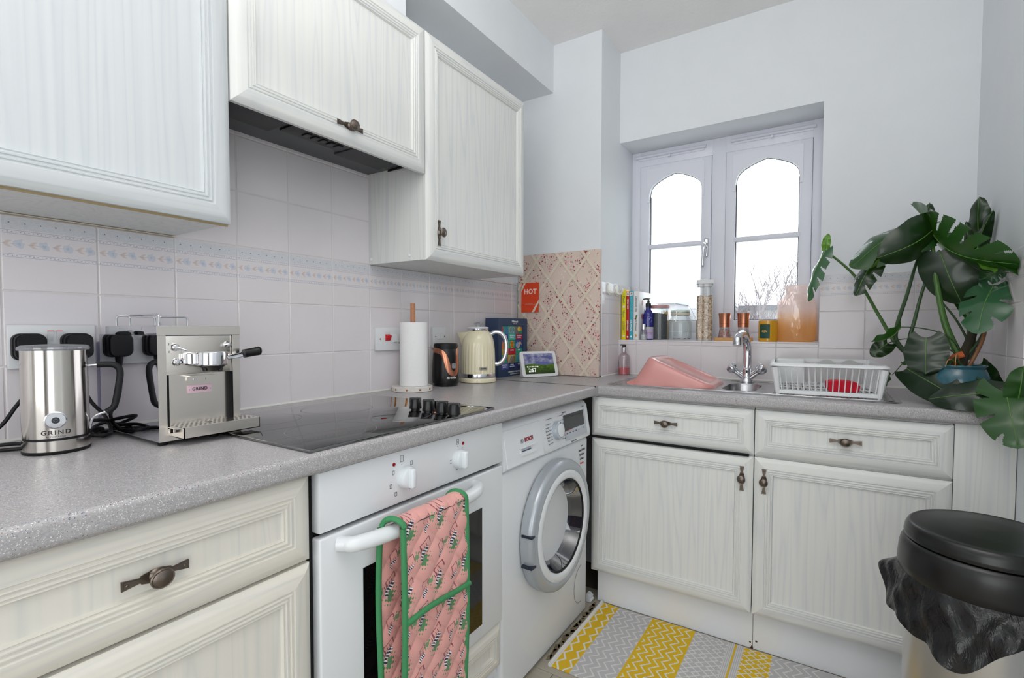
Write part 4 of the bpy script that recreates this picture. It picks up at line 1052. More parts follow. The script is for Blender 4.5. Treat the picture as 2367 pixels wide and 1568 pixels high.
# ------------------------------------------------------------------ smart display
sd = thing('smart_display', 'white tabletop smart display showing the time over a green landscape', 'display', (.1815, .9290, W0), math.radians(60.3))
SW, SH = .194, .122
lean = thing('x', None, None); bpy.data.objects.remove(lean)
til = -.30
def scr():
    q = Mat('display_screen'); x, y, z = q.xyz(); u = x / .16; v = z / .098
    n = q.noise(q.mapping((1, 1, 2.2)), 26, 6, .62); n2 = q.noise(q.mapping((1, 1, 3)), 60, 4)
    sky = q.mix(((n - .42) * 3.0).mx(0.0).mn(1.0), (84, 88, 140), (206, 206, 220)); 
    hz = .56 + ((u * 5.2).sin() * .05) + (n - .5) * .06
    mt = q.mix(v.gt(.60 + (n - .5) * .10 - ((u - .62).ab() * .28)), (92, 98, 160), sky)
    fld = q.mix(((n2 - .35) * 2.4).mx(0.0).mn(1.0), (36, 66, 18), (118, 158, 30))
    fld = q.mix(((v - .43).ab() * 6).lt(1) * .0 + ((v * -2.2) + 1.25 - (n * .5)).mn(1.0).mx(0.0), fld, (22, 40, 14))
    c = q.mix(v.gt(.46 + ((u * 7).sin() * .03) + (n - .5) * .08), fld, mt)
    q.color((10, 10, 12)); q.set(rough=.12)
    q.nt.links.new(c, q.b.inputs['Emission Color']); q.b.inputs['Emission Strength'].default_value = .62; return q.m
T_ = (til, 0, 0)
bdm = MB(); bdm.prism(rrect(0, SW, 0, SH, .014, 5), 0, .012)
body = bdm.build('bezel', M_whitep, sd, (0, 0, .003), T_, angle=50); sd.scale = (.972, .972, .972)
MB().prism([(.020, .002), (.012 + .31 * .095 + .006, .095), (.062, .035), (.066, .0)], .018, SW - .018, plane='yz').build('speaker_housing', M_whitep, sd, (0, 0, .001), smooth=True, angle=50)
sc = MB().box(0, .160, -.0008, .001, 0, .098).build('screen', scr(), body, (.017, 0, .013), smooth=False)
M_em = plain('screen_white', (240, 240, 240), .5); M_em.node_tree.nodes['Principled BSDF'].inputs['Emission Color'].default_value = (1, 1, 1, 1); M_em.node_tree.nodes['Principled BSDF'].inputs['Emission Strength'].default_value = .7
def st_(t, s, x, z, **k): return text(t, s, M_em, body, (x, -.0012, z), ext=.0001, **k)
st_('2:57', .0245, .054, .030, bold=.0002); st_("13\u00b0  MON, 25 FEB", .0066, .064, .0475, bold=.0001)
MB().lathe([(.0030, 0), (0, .0002)], 12, c=(.032, -.0008, .0475), axis='-y', sx=1.4).build('weather_icon', M_em, body)

# ------------------------------------------------------------------ memo board
mb_ = thing('memo_board', 'floral fabric memo board with lattice ribbons leaning on the corner pier', 'memo board', (.0180, 1.1360, W0), 0)
BWD, BHT = .4350, .5800
def floral():
    q = Mat('floral_fabric'); x, y, z = q.xyz(); t = q.tc()
    n = q.noise(t, 30, 3); c = q.mix(n, (216, 196, 184), (222, 204, 192))
    w = X(q.nt, q.voro(t, 34, 'Distance')); c = q.mix(w.lt(.16) * .55, c, (236, 228, 224))
    fine = X(q.nt, q.voro(t, 190, 'Distance')); c = q.mix(fine.lt(.17) * .5, c, (246, 240, 236))
    cl = q.noise(q.mapping((1, 1, .45), (3, 1, 2)), 26, 2, .5); clump = cl.gt(.50)
    br = (q.noise(t, 42, 2, .5, 1.6) - .5).ab().lt(.011) * clump
    c = q.mix(br * .75, c, (112, 110, 104))
    for sc_, th, col, k, off in ((95, .30, (178, 44, 72), .51, 0), (120, .24, (204, 100, 116), .47, 7), (80, .24, (140, 14, 46), .51, 3)):
        v = q.node('ShaderNodeTexVoronoi'); v.inputs['Scale'].default_value = sc_; q.nt.links.new(q.mapping((1, 1, .8), (off, off, off)), v.inputs['Vector'])
        se = q.node('ShaderNodeSeparateColor'); q.nt.links.new(v.outputs['Color'], se.inputs[0])
        r = X(q.nt, se.outputs[0]); d = X(q.nt, v.outputs['Distance']).lt(th)
        c = q.mix(d * clump * r.gt(.40) * .95, c, col)
    q.color(c); q.set(rough=.85, spec=.2); q.bump(n, .15, .0006); return q.m
ml = -.0255 / BHT
bdy = MB().box(0, BWD, 0, .018, 0, BHT, 0, .005).build('padded_board', floral(), mb_, (0, 0, .001), (-.024, 0, 0))
M_rib = textured('lace_ribbon', (224, 210, 192), .8, nscale=260, amt=.10, bumps=.4)
def clip_line(x0, z0, dx, dz):
    ts = []
    t0, t1 = -1e9, 1e9
    for p, d, lo, hi in ((x0, dx, 0, BWD), (z0, dz, 0, BHT)):
        a, b = (lo - p) / d, (hi - p) / d
        if a > b: a, b = b, a
        t0, t1 = max(t0, a), min(t1, b)
    return (t0, t1) if t1 > t0 + .03 else None
def ribbon(x0, z0, dx, dz, y):
    r = clip_line(x0, z0, dx, dz)
    if not r: return
    L = math.hypot(dx, dz); ux, uz = dx / L, dz / L; w = .0062; n = 24; vs = []
    for i in range(n + 1):
        t = r[0] + (r[1] - r[0]) * i / n
        for s_ in (-1, 1):
            ww = w * (1 + .06 * math.sin(i * 2.1)) ; vs.append((min(max(x0 + dx * t - uz * ww * s_, .0005), BWD - .0005), y, min(max(z0 + dz * t + ux * ww * s_, .0005), BHT - .0005)))
    m = MB(); m.add(vs, [(2 * i, 2 * i + 1, 2 * i + 3, 2 * i + 2) for i in range(n)])
    vs2 = [(a, b + .0016, c) for a, b, c in vs]; m.add(vs2, [(2 * i + 2, 2 * i + 3, 2 * i + 1, 2 * i) for i in range(n)])
    m.build('ribbon', M_rib, bdy, smooth=False)
# lattice through the buttons: cell about 0.155 wide, 0.215 high
gx, gz, ox, oz = .1310, .1720, .1700, .4590
for k in range(-6, 7):
    ribbon(ox + gx * k, oz, gx, gz, -.0022)
    ribbon(ox + gx * k, oz, gx, -gz, -.0030)
for i, k in ((0, 0), (1, -1), (-1, -1), (0, -2)):
    if 1:
        for (a, b) in ((ox + gx * i, oz + gz * k),):
            if 1:
                MB().lathe([(.0062, 0), (.0060, .0024), (.0045, .0030), (.004, .0022), (0, .0022)], 18, c=(a, -.003, b), axis='-y').build('button', plain('button_pearl', (230, 226, 220), .3), bdy)
hc_ = thing('greeting_card', 'bright orange HOT card tucked under the memo board ribbons', 'card', (.0440, 1.1360, W0), 0)
cdm = MB().box(0, .098, 0, .0012, .300, .4440).build('card', plain('orange_card', (226, 68, 24), .5), hc_, (0, -.0072, 0), (-.024, 0, 0), smooth=False)
text('HOT', .034, plain('card_pink', (246, 214, 206), .5), cdm, (.050, -.0005, .400), bold=.0010, spacing=1.12, sx=.9)
text('HOT THINGS ABOUT YOU', .0042, plain('card_pink2', (240, 190, 170), .5), cdm, (.052, -.0005, .343)); text('THERE ARE SO MANY TO CHOOSE', .0040, plain('card_pink3', (240, 190, 170), .5), cdm, (.050, -.0005, .337))
for p in ([(.0, .400), (.0, .418), (.012, .444), (.024, .444)], [(.060, .300), (.073, .300), (.098, .345), (.098, .360)]):
    MB().prism(p, -.0024, -.0010).build('ribbon_overlap', M_rib, hc_, (0, -.0064, 0), (-.024, 0, 0), smooth=False)

# ------------------------------------------------------------------ hooks on the pier side (facing +x)
for k, (yy, lab) in enumerate(((1.246, 'white plastic adhesive hook on the pier tiles, the one nearer the memo board'), (1.345, 'white plastic adhesive hook on the pier tiles, beside the yellow book'))):
    h = thing('adhesive_hook', lab, 'hook', (PX + .0062, yy, 1.277), R90, 'adhesive hooks on the pier')
    MB().box(-.028, .028, -.0012, 0, -.020, .030).build('adhesive_pad', plain('clear_pad', (222, 222, 226), .15), h, smooth=False)
    m = MB(); m.prism(arc((0, 0), .018, 0, 2 * PI, 23)[:-1] and [(.0165 * math.cos(a), .024 * math.sin(a) + .004 * math.sin(a) ** 3) for a in [2 * PI * i / 28 for i in range(28)]], -.007, -.0012)
    m.build('hook_plate', plain('hook_cream%d' % k, (232, 232, 222), .35), h, angle=50)
    MB().tube(smooth_path([(0, -.006, -.012), (0, -.016, -.020), (.0, -.028, -.016), (0, -.033, -.002), (0, -.033, .008)], 5), [.0075] * 10 + [.0065] * 7 + [.005] * 3 + [.003], 12, flat=.7).build('hook_arm', plain('hook_creamb%d' % k, (232, 232, 222), .35), h)

# ------------------------------------------------------------------ things on the window sill
Z = SILL + .0002
def book(label, x0, w, d, h, col, y=1.415, spine=None, cover=None, grp='cookbooks on the window sill'):
    t = thing('book', label, 'book', (x0, y, Z), 0, grp)
    m = MB().box(0, .0022, 0, d, 0, h, 0, .0006).box(w - .0022, w, 0, d, 0, h, 0, .0006).box(0, w, 0, .0022, 0, h, 0, .0008)
    m.build('cover', plain('book_' + label[:8].replace(' ', '_'), col, .35), t)
    MB().box(.0022, w - .0022, .002, d - .004, .003, h - .003).build('pages', M_paper, t, smooth=False)
    return t
M_paper = plain('book_pages', (232, 226, 212), .8)
def spine_text(t, s, size, x, z, mat, **k):
    return text(s, size, mat, t, (x, -.0008, z), (PI / 2, PI / 2, 0), **k)
M_bg = plain('spine_green', (60, 150, 90), .5)
b = book('thin yellow cookbook at the left end of the sill row', .4560, .0235, .185, .2450, (236, 220, 26))
spine_text(b, 'Pinch', .0165, .0115, .198, M_bg, sx=1.0); spine_text(b, 'Nom', .0165, .0115, .128, M_bg)
spine_text(b, 'KATE ALLINSON', .0062, .0085, .068, M_print); spine_text(b, '& KAY FEATHERSTONE', .0055, .0150, .062, M_print)
MB().lathe([(.0062, 0), (0, .0005)], 20, c=(.0118, 0, .163), axis='-y').build('spine_disc', M_printw, b); MB().lathe([(.0048, 0), (0, .0005)], 18, c=(.0118, 0, .018), axis='-y').build('publisher_mark', M_printw, b)
def mark(b, x, z):
    MB().lathe([(.0044, 0), (0, .0005)], 18, c=(x, 0, z), axis='-y').build('publisher_mark', M_printw, b)
def head(b, x, z, bg):
    MB().prism(rrect(x - .0068, x + .0068, z - .0085, z + .0085, .002, 3), -.0006, 0).build('author_photo', bg, b, smooth=False)
    MB().prism([(x + .0042 * math.cos(a), z + .0056 * math.sin(a)) for a in [i * PI / 8 for i in range(16)]], -.0010, -.0006).build('author_hair', plain('hair%d' % (x * 1e5), (60, 38, 28), .6), b, smooth=False)
    MB().prism([(x + .0027 * math.cos(a), z - .001 + .0040 * math.sin(a)) for a in [i * PI / 8 for i in range(16)]], -.0014, -.0010).build('author_face', plain('face%d' % (x * 1e5), (222, 172, 150), .6), b, smooth=False)
b = book('thin red cookbook between the yellow and the blue one', .4805, .0150, .185, .2370, (214, 26, 32))
spine_text(b, 'LEAN IN 15', .0098, .0075, .175, M_printw, bold=.0003); spine_text(b, 'JOE WICKS', .0098, .0075, .070, M_printw, bold=.0003); mark(b, .0075, .014); head(b, .0075, .224, M_printw)
b = book('pale blue cookbook between the red and the white one', .4965, .0190, .185, .2400, (60, 176, 200))
spine_text(b, 'THE FAT-LOSS PLAN', .0098, .0095, .165, plain('spine_teal', (100, 196, 196), .5), bold=.0003); spine_text(b, 'JOE WICKS', .0115, .0095, .070, M_printw, bold=.0003); mark(b, .0095, .016); head(b, .0095, .2255, M_printw)
b = book('thick white cookbook at the right end of the book row', .5165, .0285, .185, .2360, (234, 234, 234))
spine_text(b, 'Deliciously Ella', .0150, .0140, .175, M_print, sx=.85); spine_text(b, 'Ella Woodward', .0100, .0140, .070, M_print, sx=.85)
for dz_, c in ((.116, (60, 110, 50)), (.110, (90, 140, 60)), (.103, (120, 60, 50))): MB().lathe([(.0050, 0), (0, .0004)], 8, c=(.014 + (dz_ - .11) * .4, 0, dz_), axis='-y').build('spine_leaf', plain('leaf_%d' % (dz_ * 1000), c, .6), b)
MB().prism([(.014, .012), (.019, .020), (.014, .030), (.009, .020)], -.0004, 0).build('publisher_mark', plain('mark_gold', (214, 170, 50), .5), b, smooth=False)
m = MB()
for k in range(7): m.prism([(.050 + .017 * math.cos(a) * (.7 + .3 * (k % 2)) + (k % 3) * .035, .05 + k * .022 + .014 * math.sin(a)) for a in [i * PI / 6 for i in range(12)]], .0286, .0292, plane='yz')
m.build('cover_picture', plain('cover_food', (190, 120, 110), .5), b, smooth=False)

# blue pump bottle
pb = thing('pump_bottle', 'cobalt blue glass lotion bottle with black pump, in front of the white book', 'bottle', (.5720, 1.475, Z))
def cobalt():
    q = Mat('cobalt_glass'); q.color((22, 20, 128)); q.set(rough=.08, spec=.6, coat=.4); return q.m
MB().lathe([(.0225, 0), (.0250, .003), (.0255, .010), (.0255, .110), (.0245, .125), (.0200, .138), (.0130, .147), (.0120, .155), (.0120, .163)], 40).build('glass_body', cobalt(), pb)
MB().lathe([(.0135, .160), (.0138, .178), (.0110, .181), (.0060, .183), (.0060, .192), (.0040, .193), (.0035, .200), (.0095, .2005), (.0095, .2035), (0, .204)], 28).tube([(0, 0, .2015), (-.012, -.014, .2015), (-.020, -.022, .199)], [.0035, .003, .0025], 8).build('pump', M_black, pb)
ca = -1.05
curved_text('NEAL\'S YARD', .0048, plain('pump_print', (150, 160, 215), .5), pb, .0256, ca, .095, sx=.8) if 0 else None
def curved_patch(par, rad, a0, a1, z0, z1, mat, name, n=16):
    m = MB(); vs = []
    for i in range(n + 1):
        a = a0 + (a1 - a0) * i / n
        for z in (z0, z1):
            for r in (rad, rad + .0004): vs.append((r * math.cos(a), r * math.sin(a), z))
    fs = []
    for i in range(n):
        o = 4 * i; fs += [(o + 1, o + 5, o + 7, o + 3), (o, o + 2, o + 6, o + 4), (o + 2, o + 3, o + 7, o + 6), (o, o + 4, o + 5, o + 1)]
    m.add(vs, fs); return m.build(name, mat, par)
curved_patch(pb, .0256, ca - 1.0, ca + 1.1, .006, .058, plain('label_mauve', (196, 176, 214), .5), 'label')
curved_patch(pb, .0260, ca - 1.0, ca + 1.1, .053, .063, plain('label_sage', (190, 198, 184), .5), 'label_band')
em = MB(); n = 28
for rr_ in (.0135, .0122):
    P = []
    for i in range(n):
        a = 2 * PI * i / n; th = ca + rr_ * math.cos(a) / .0258; P.append((.0259 * math.cos(th), .0259 * math.sin(th), .100 + rr_ * math.sin(a)))
    em.tube(P, .0003, 5, closed=True)
for dx_, dz_, r_ in ((0, -.004, .0016), (0, 0, .0016), (0, .004, .0030), (-.004, .006, .0026), (.004, .006, .0026)):
    th = ca + dx_ / .0258; em.lathe([(r_, 0), (0, .0002)], 8, c=(.0259 * math.cos(th), .0259 * math.sin(th), .100 + dz_), axis='-y')
em.build('emblem', plain('emblem_lilac', (150, 160, 220), .5), pb)
curved_text('HAND LOTION', .0042, M_print, pb, .0262, ca, .035)
curved_text('HONEY & ORANGE', .0036, M_print, pb, .0262, ca, .028)
# little clear travel bottle
tb = thing('travel_bottle', 'tiny clear bottle with silver cap in front of the blue pump bottle', 'bottle', (.5640, 1.4300, Z))
MB().lathe([(.0145, 0), (.0155, .002), (.0155, .040), (.0125, .048), (.0085, .050), (.0085, .054)], 30).build('bottle_body', thin_glass('travel', (240, 244, 246), .3, .03, .15, (230, 232, 240)), tb)
MB().lathe([(.0095, .052), (.0098, .075), (.009, .0775), (0, .078)], 24).build('cap', M_chrome, tb)
MB().lathe([(.0140, .001), (.0140, .026), (0, .026)], 28).build('lotion', plain('lotion', (226, 226, 226), .6), tb)
# canister with pink lid
cn = thing('storage_canister', 'clear canister with dusky pink lid holding a grey bag and spaghetti', 'canister', (.6130, 1.5250, Z))
MB().lathe([(.0450, 0), (.0465, .002), (.0468, .150), (.0468, .158)], 48).build('clear_wall', M_glass, cn)
MB().lathe([(.0478, .156), (.0485, .158), (.0485, .1690), (.0470, .1710), (0, .1712)], 48).build('lid', plain('dusty_pink', (200, 152, 152), .4), cn)
def felt():
    q = Mat('grey_speckled_bag'); n = q.noise(q.tc(), 300, 2); n2 = X(q.nt, q.voro(q.tc(), 90, 'Distance')).lt(.14)
    q.color(q.mix(n2 * .4, q.mix(n, (74, 76, 82), (96, 98, 102)), (190, 190, 190))); q.set(rough=.8); return q.m
m = MB()
m.grid(lambda u, v: (.0435 * math.cos(-2.75 + 2.45 * u), .0435 * math.sin(-2.75 + 2.45 * u) , .002 + .128 * v + .004 * math.sin(u * 5) * v), 20, 6)
m.build('grey_bag', felt(), cn)
m = MB(); rs = random.Random(3)
for k in range(34):
    a = rs.uniform(-.5, 1.6); r = rs.uniform(.028, .0425); dx_ = rs.uniform(-.014, .010)
    m.tube([(r * math.cos(a), r * math.sin(a), .003), (r * math.cos(a) * .96 + dx_, r * math.sin(a) * .96, .128 + rs.uniform(0, .018))], .0011, 5)
sg = m.build('spaghetti', plain('pasta', (232, 186, 110), .6), cn); sg['kind'] = 'stuff'
# clip-top jar
cj = thing('clip_top_jar', 'empty glass clip-top jar with wire bail, between canister and oats', 'jar', (.7230, 1.4900, Z))
MB().lathe([(.040, .0), (.050, .004), (.0525, .014), (.0525, .080), (.050, .098), (.0425, .110), (.041, .116), (.0435, .120)], 48).build('glass_body', thin_glass('jar_glass', (250, 253, 252), .10, .02, .04, (235, 240, 240)), cj)
MB().lathe([(.0435, .121), (.0445, .125), (.0430, .130)], 48, cap=False).build('rubber_seal', plain('seal_rubber', (222, 214, 196), .6), cj)
MB().lathe([(.0445, .130), (.0450, .138), (.0420, .144), (.030, .148), (0, .149)], 48, cap=False).build('glass_lid', thin_glass('jar_lid', (236, 244, 238), .3, .03, .10, (220, 232, 224)), cj)
m = MB(); f = -.045
m.tube([(.0440 * math.cos(a), .0440 * math.sin(a), .1175) for a in [2 * PI * i / 40 for i in range(40)]], .0011, 6, closed=True)
m.tube([(.0455 * math.cos(a), .0455 * math.sin(a), .134) for a in [2 * PI * i / 40 for i in range(40)]], .0011, 6, closed=True)
m.tube([(-.020, f - .001, .136), (-.022, f - .008, .135), (-.022, f - .010, .112), (-.017, f - .010, .088), (-.008, f - .010, .088), (-.006, f - .009, .118), (-.006, f - .006, .136), (-.020, f - .004, .139)], .0012, 6, closed=True)
m.tube([(-.018, f - .004, .118), (-.024, f - .010, .100), (-.020, f - .011, .084)], .0012, 6)
m.build('wire_bail', M_steel, cj)
m = MB(); 
for k in range(9): 
    a = k * 2.4; r = .004 * k ** .6 + .004; m.lathe([(.007, 0), (.006, .002), (0, .003)], 8, c=(r * 2.2 * math.cos(a), r * 2.2 * math.sin(a), .0045 + .001 * (k % 3)))
jb = m.build('dried_petals', plain('petal_brown', (112, 62, 58), .8), cj); jb['kind'] = 'stuff'
# oats container
oc = thing('cereal_container', 'tall square clear container two-thirds full of porridge oats', 'container', (.8330, 1.4840, Z), .28)
h0 = .0345
MB().prism([(x, y) for x, y in rrect(-h0, h0, -h0, h0, .008, 4)], .0, .262, plane='xy').build('clear_wall', thin_glass('oat_box', (244, 246, 246), .2, .03, .04), oc)
ocl = MB().prism(rrect(-h0 - .002, h0 + .002, -h0 - .002, h0 + .002, .009, 4), .262, .2800, plane='xy').prism(rrect(-h0 + .004, h0 - .004, -h0 + .004, h0 - .004, .007, 4), .250, .262, plane='xy').build('lid', M_whitep, oc, angle=50)
MB().prism(rrect(-.016, .016, -.016, .016, .006, 4), .2800, .2875, plane='xy').build('lid_button', plain('lid_clear', (222, 224, 226), .2), oc)
def oats():
    q = Mat('oat_flakes'); v = q.node('ShaderNodeTexVoronoi'); v.inputs['Scale'].default_value = 190; q.nt.links.new(q.tc(), v.inputs['Vector'])
    se = q.node('ShaderNodeSeparateColor'); q.nt.links.new(v.outputs['Color'], se.inputs[0]); r = X(q.nt, se.outputs[0])
    q.color(q.ramp(r, [(0, (150, 112, 80)), (.3, (196, 164, 130)), (.7, (222, 198, 166)), (1, (240, 224, 200))])); q.set(rough=.85); q.bump(v.outputs['Distance'], .8, .003); return q.m
of = MB().grid(lambda u, v: (-(h0 - .002) + 2 * (h0 - .002) * u, -(h0 - .002) + 2 * (h0 - .002) * v, .2060 + .003 * math.sin(u * 9) * math.cos(v * 7)), 12, 12)
of.prism(rrect(-h0 + .002, h0 - .002, -h0 + .002, h0 - .002, .006, 4), .003, .2050, plane='xy')
of = of.build('oats', oats(), oc, angle=20); of['kind'] = 'stuff'
# tray and mills
ty = thing('wooden_tray', 'small bamboo tray under the two copper-topped mills', 'tray', (.9670, 1.4400, Z), .03)
M_bam = textured('bamboo', (206, 156, 98), .5, nscale=40, amt=.07)
m = MB(); P = rrect(-.0780, .0780, -.032, .032, .012, 6)
m.prism(P, 0, .005, plane='xy'); Q = rrect(-.0730, .0730, -.027, .027, .009, 6); n = len(P)
m.add([(a, b, .005) for a, b in P] + [(a, b, .0155) for a, b in P] + [(a, b, .0155) for a, b in Q] + [(a, b, .005) for a, b in Q], [(k * n + i, k * n + (i + 1) % n, (k + 1) * n + (i + 1) % n, (k + 1) * n + i) for k in range(3) for i in range(n)])
m.build('tray_body', M_bam, ty, angle=50)
def grains(name, c1, c2, sc_):
    q = Mat(name); v = q.node('ShaderNodeTexVoronoi'); v.inputs['Scale'].default_value = sc_; q.nt.links.new(q.tc(), v.inputs['Vector'])
    se = q.node('ShaderNodeSeparateColor'); q.nt.links.new(v.outputs['Color'], se.inputs[0])
    q.color(q.mix(X(q.nt, se.outputs[0]), c1, c2)); q.set(rough=.45); q.bump(v.outputs['Distance'], .9, .004); return q.m
for x, lab, nm_, fill, mat in ((.9300, 'copper-topped glass mill of pink salt, the left one on the tray', 'salt_mill', .044, grains('pink_salt', (206, 120, 104), (236, 206, 196), 230)), (1.0070, 'copper-topped glass mill of black peppercorns, the right one on the tray', 'pepper_mill', .020, grains('peppercorn', (28, 24, 26), (84, 66, 58), 200))):
    t = thing(nm_, lab, 'mill', (x, 1.4400, Z + .0052))
    MB().lathe([(.0225, 0), (.0275, .003), (.0272, .012), (.0240, .030), (.0215, .048), (.0215, .057)], 40).build('glass_jar', thin_glass('mill_glass', (238, 238, 240), .3, .03, .06, (230, 225, 225)), t)
    MB().lathe([(.0245, .003), (.0248, .012), (.0215, .030), (.0205, fill) if fill > .03 else (.0230, fill), (.010, fill + .004), (0, fill + .002)], 30).build('filling', mat, t, angle=20)
    MB().lathe([(.0222, .056), (.0226, .070), (.0226, .0715), (.0218, .072), (.0226, .0725), (.0236, .098), (.0262, .1165), (.0265, .1185), (.0245, .1190), (.0225, .1165), (0, .1165)], 48).build('copper_top', M_copper, t)
# candle
cd = thing('jar_candle', 'mustard yellow jar candle with green label next to the pink vase', 'candle', (1.1055, 1.4350, Z))
MB().lathe([(.0355, 0), (.0375, .002), (.0380, .006), (.0380, .0900), (.0370, .0910), (.0355, .0900), (.0350, .070), (0, .070)], 48).build('candle_glass', plain('mustard_glass', (214, 158, 26), .15, coat=.5), cd)
ca = -1.85
curved_patch(cd, .0381, ca - .56, ca + .56, .014, .074, plain('label_green', (26, 74, 62), .5), 'label')
m = MB()
for sx_ in (-1, 1):
    for k in range(2):
        th = ca + sx_ * (.10 + .10 * k); 
        m.lathe([(.0042 - k * .001, 0), (0, .0003)], 10, c=(.0387 * math.cos(th), .0387 * math.sin(th), .046 - k * .003), axis='-y')
th = ca; m.lathe([(.0030, 0), (0, .0003)], 10, c=(.0388 * math.cos(th), .0388 * math.sin(th), .041), axis='-y')
m.build('moth_emblem', plain('gold_print', (206, 150, 50), .35), cd)
# ombre vase
vs_ = thing('glass_vase', 'large bubbled glass vase shading from pink to orange, right end of the sill', 'vase', (1.2080, 1.4780, Z))
def ombre():
    q = Mat('ombre_glass'); x, y, z = q.xyz(); nt = q.nt
    n = q.noise(q.mapping((1, 1, .5)), 26, 3, .6, .8)
    f = ((.135 - z) / .075 + (n - .5) * .5).mx(0.0).mn(1.0)
    c = q.mix(f, (255, 243, 240), (255, 214, 150))
    t = q.node('ShaderNodeBsdfTransparent'); d = q.node('ShaderNodeBsdfDiffuse'); tl = q.node('ShaderNodeBsdfTranslucent'); g = q.node('ShaderNodeBsdfGlossy'); g.inputs['Roughness'].default_value = .08
    for k in (t, d, tl): nt.links.new(c, k.inputs[0])
    a = q.node('ShaderNodeMixShader'); a.inputs[0].default_value = .7; nt.links.new(d.outputs[0], a.inputs[1]); nt.links.new(tl.outputs[0], a.inputs[2])
    b_ = q.node('ShaderNodeMixShader'); b_.inputs[0].default_value = .55; nt.links.new(t.outputs[0], b_.inputs[1]); nt.links.new(a.outputs[0], b_.inputs[2])
    h = q.node('ShaderNodeMixShader'); h.inputs[0].default_value = .10; nt.links.new(b_.outputs[0], h.inputs[1]); nt.links.new(g.outputs[0], h.inputs[2])
    v = q.voro(q.mapping((1, 1, .5)), 70, 'Distance'); bm_ = q.node('ShaderNodeBump'); bm_.inputs['Strength'].default_value = .6; bm_.inputs['Distance'].default_value = .004
    nt.links.new(v, bm_.inputs['Height']); nt.links.new(bm_.outputs[0], g.inputs['Normal']); nt.links.new(bm_.outputs[0], d.inputs['Normal'])
    nt.links.new(h.outputs[0], q.out.inputs[0]); return q.m
MB().lathe([(.060, 0), (.068, .004), (.0715, .012), (.0725, .06), (.0725, .150), (.0700, .166), (.0600, .182), (.0480, .194), (.0430, .202), (.0425, .216), (.0470, .224), (.0475, .234), (.0450, .238), (.0400, .238)], 64).build('vase_body', ombre(), vs_, angle=60)

# ------------------------------------------------------------------ soap bottle on the worktop
so = thing('soap_bottle', 'clear bottle of pink hand soap in the corner behind the washing-up bowl', 'bottle', (.4950, 1.3500, W0))
MB().lathe([(.0255, 0), (.0272, .002), (.0275, .072), (.0260, .088), (.0180, .100), (.0120, .105), (.0118, .110)], 40).build('bottle_body', thin_glass('soap_glass', (244, 240, 242), .3, .03, .06, (232, 226, 228)), so)
MB().lathe([(.0255, .0015), (.0258, .034), (0, .034)], 36).build('pink_soap', plain('pink_liquid', (232, 110, 118), .2), so)
MB().lathe([(.0128, .108), (.0130, .128), (.0105, .130), (.0105, .131)], 28).build('silver_collar', M_chrome, so)
MB().lathe([(.0095, .130), (.0100, .143), (0, .1435)], 24).box(-.019, .008, -.006, .006, .1395, .1455, 0, .002).build('pump_head', plain('brown_black', (40, 28, 26), .35), so)
ca = -1.35
for k in range(4): curved_patch(so, .0277, ca + .5, ca + 1.0, .040 + k * .010, .0408 + k * .010, M_print, 'label_line')
curved_patch(so, .0277, ca - 1.0, ca - .9, .036, .066, M_print, 'label_line')

# ------------------------------------------------------------------ sink
sk = thing('steel_sink', 'stainless steel inset sink with main bowl, half bowl and drainer', 'sink', (0, 0, W0))
z0 = .0005
outer = rrect(.588, 1.518, .866, 1.298, .045, 6)
def holes_plate(outer, holes, z):
    bm = bmesh.new(); edges = []
    for loop in [outer] + holes:
        vs = [bm.verts.new((a, b, z)) for a, b in loop]
        for i in range(len(vs)): edges.append(bm.edges.new((vs[i], vs[(i + 1) % len(vs)])))
    bmesh.ops.triangle_fill(bm, edges=edges, use_beauty=True); return bm
B1 = rrect(.648, .944, .912, 1.228, .060, 7); B2 = rrect(1.002, 1.118, .932, 1.188, .050, 7)
bm = holes_plate([(x, y) for x, y in rrect(.594, 1.512, .872, 1.292, .040, 6)], [B1, B2], .0035)
m = MB(); m.from_bm(bm); bm.free()
A = rrect(.594, 1.512, .872, 1.292, .040, 6); n = len(A)
m.add([(a, b, .0035) for a, b in A] + [(a, b, .0002) for a, b in outer], [(i, (i + 1) % n, n + (i + 1) % n, n + i) for i in range(n)])
def bowl(B, depth):
    n = len(B); cx = sum(a for a, b in B) / n; cy = sum(b for a, b in B) / n
    L = [(1.0, .0035), (.985, -.004), (.96, -.04), (.93, -depth + .02), (.86, -depth), (.2, -depth - .004)]
    vs = [(cx + (a - cx) * s, cy + (b - cy) * s, z) for s, z in L for a, b in B]
    m.add(vs, [(k * n + i, k * n + (i + 1) % n, (k + 1) * n + (i + 1) % n, (k + 1) * n + i) for k in range(len(L) - 1) for i in range(n)] + [[(len(L) - 1) * n + i for i in range(n)]])
bowl(B1, .15); bowl(B2, .085)
m.build('sink_top', M_sink, sk, angle=40)
# raised rim lines and drainer pattern
m = MB(); Q = rrect(.606, 1.500, .884, 1.280, .036, 6); m.tube([(a, b, .0040) for a, b in Q], .0016, 6, closed=True)
m.build('rim_bead', M_sink, sk)
dm_ = MB()
for i in range(17):
    for k in range(13):
        x = 1.175 + i * .0185; y = .915 + k * .020 + (i % 2) * .010
        if 1.16 < x < 1.485 and y < 1.18: dm_.lathe([(.0072, 0), (.0060, .0016), (.0030, .0024), (0, .0026)], 12, c=(x, y, .0034), sy=1.25)
dd_ = dm_.build('drainer_studs', M_sink, sk); dd_['kind'] = 'stuff'
MB().lathe([(.040, .0), (.038, .002), (.012, .001), (0, .001)], 30, c=(1.06, 1.06, -.0875)).build('waste_strainer', M_chrome, sk)

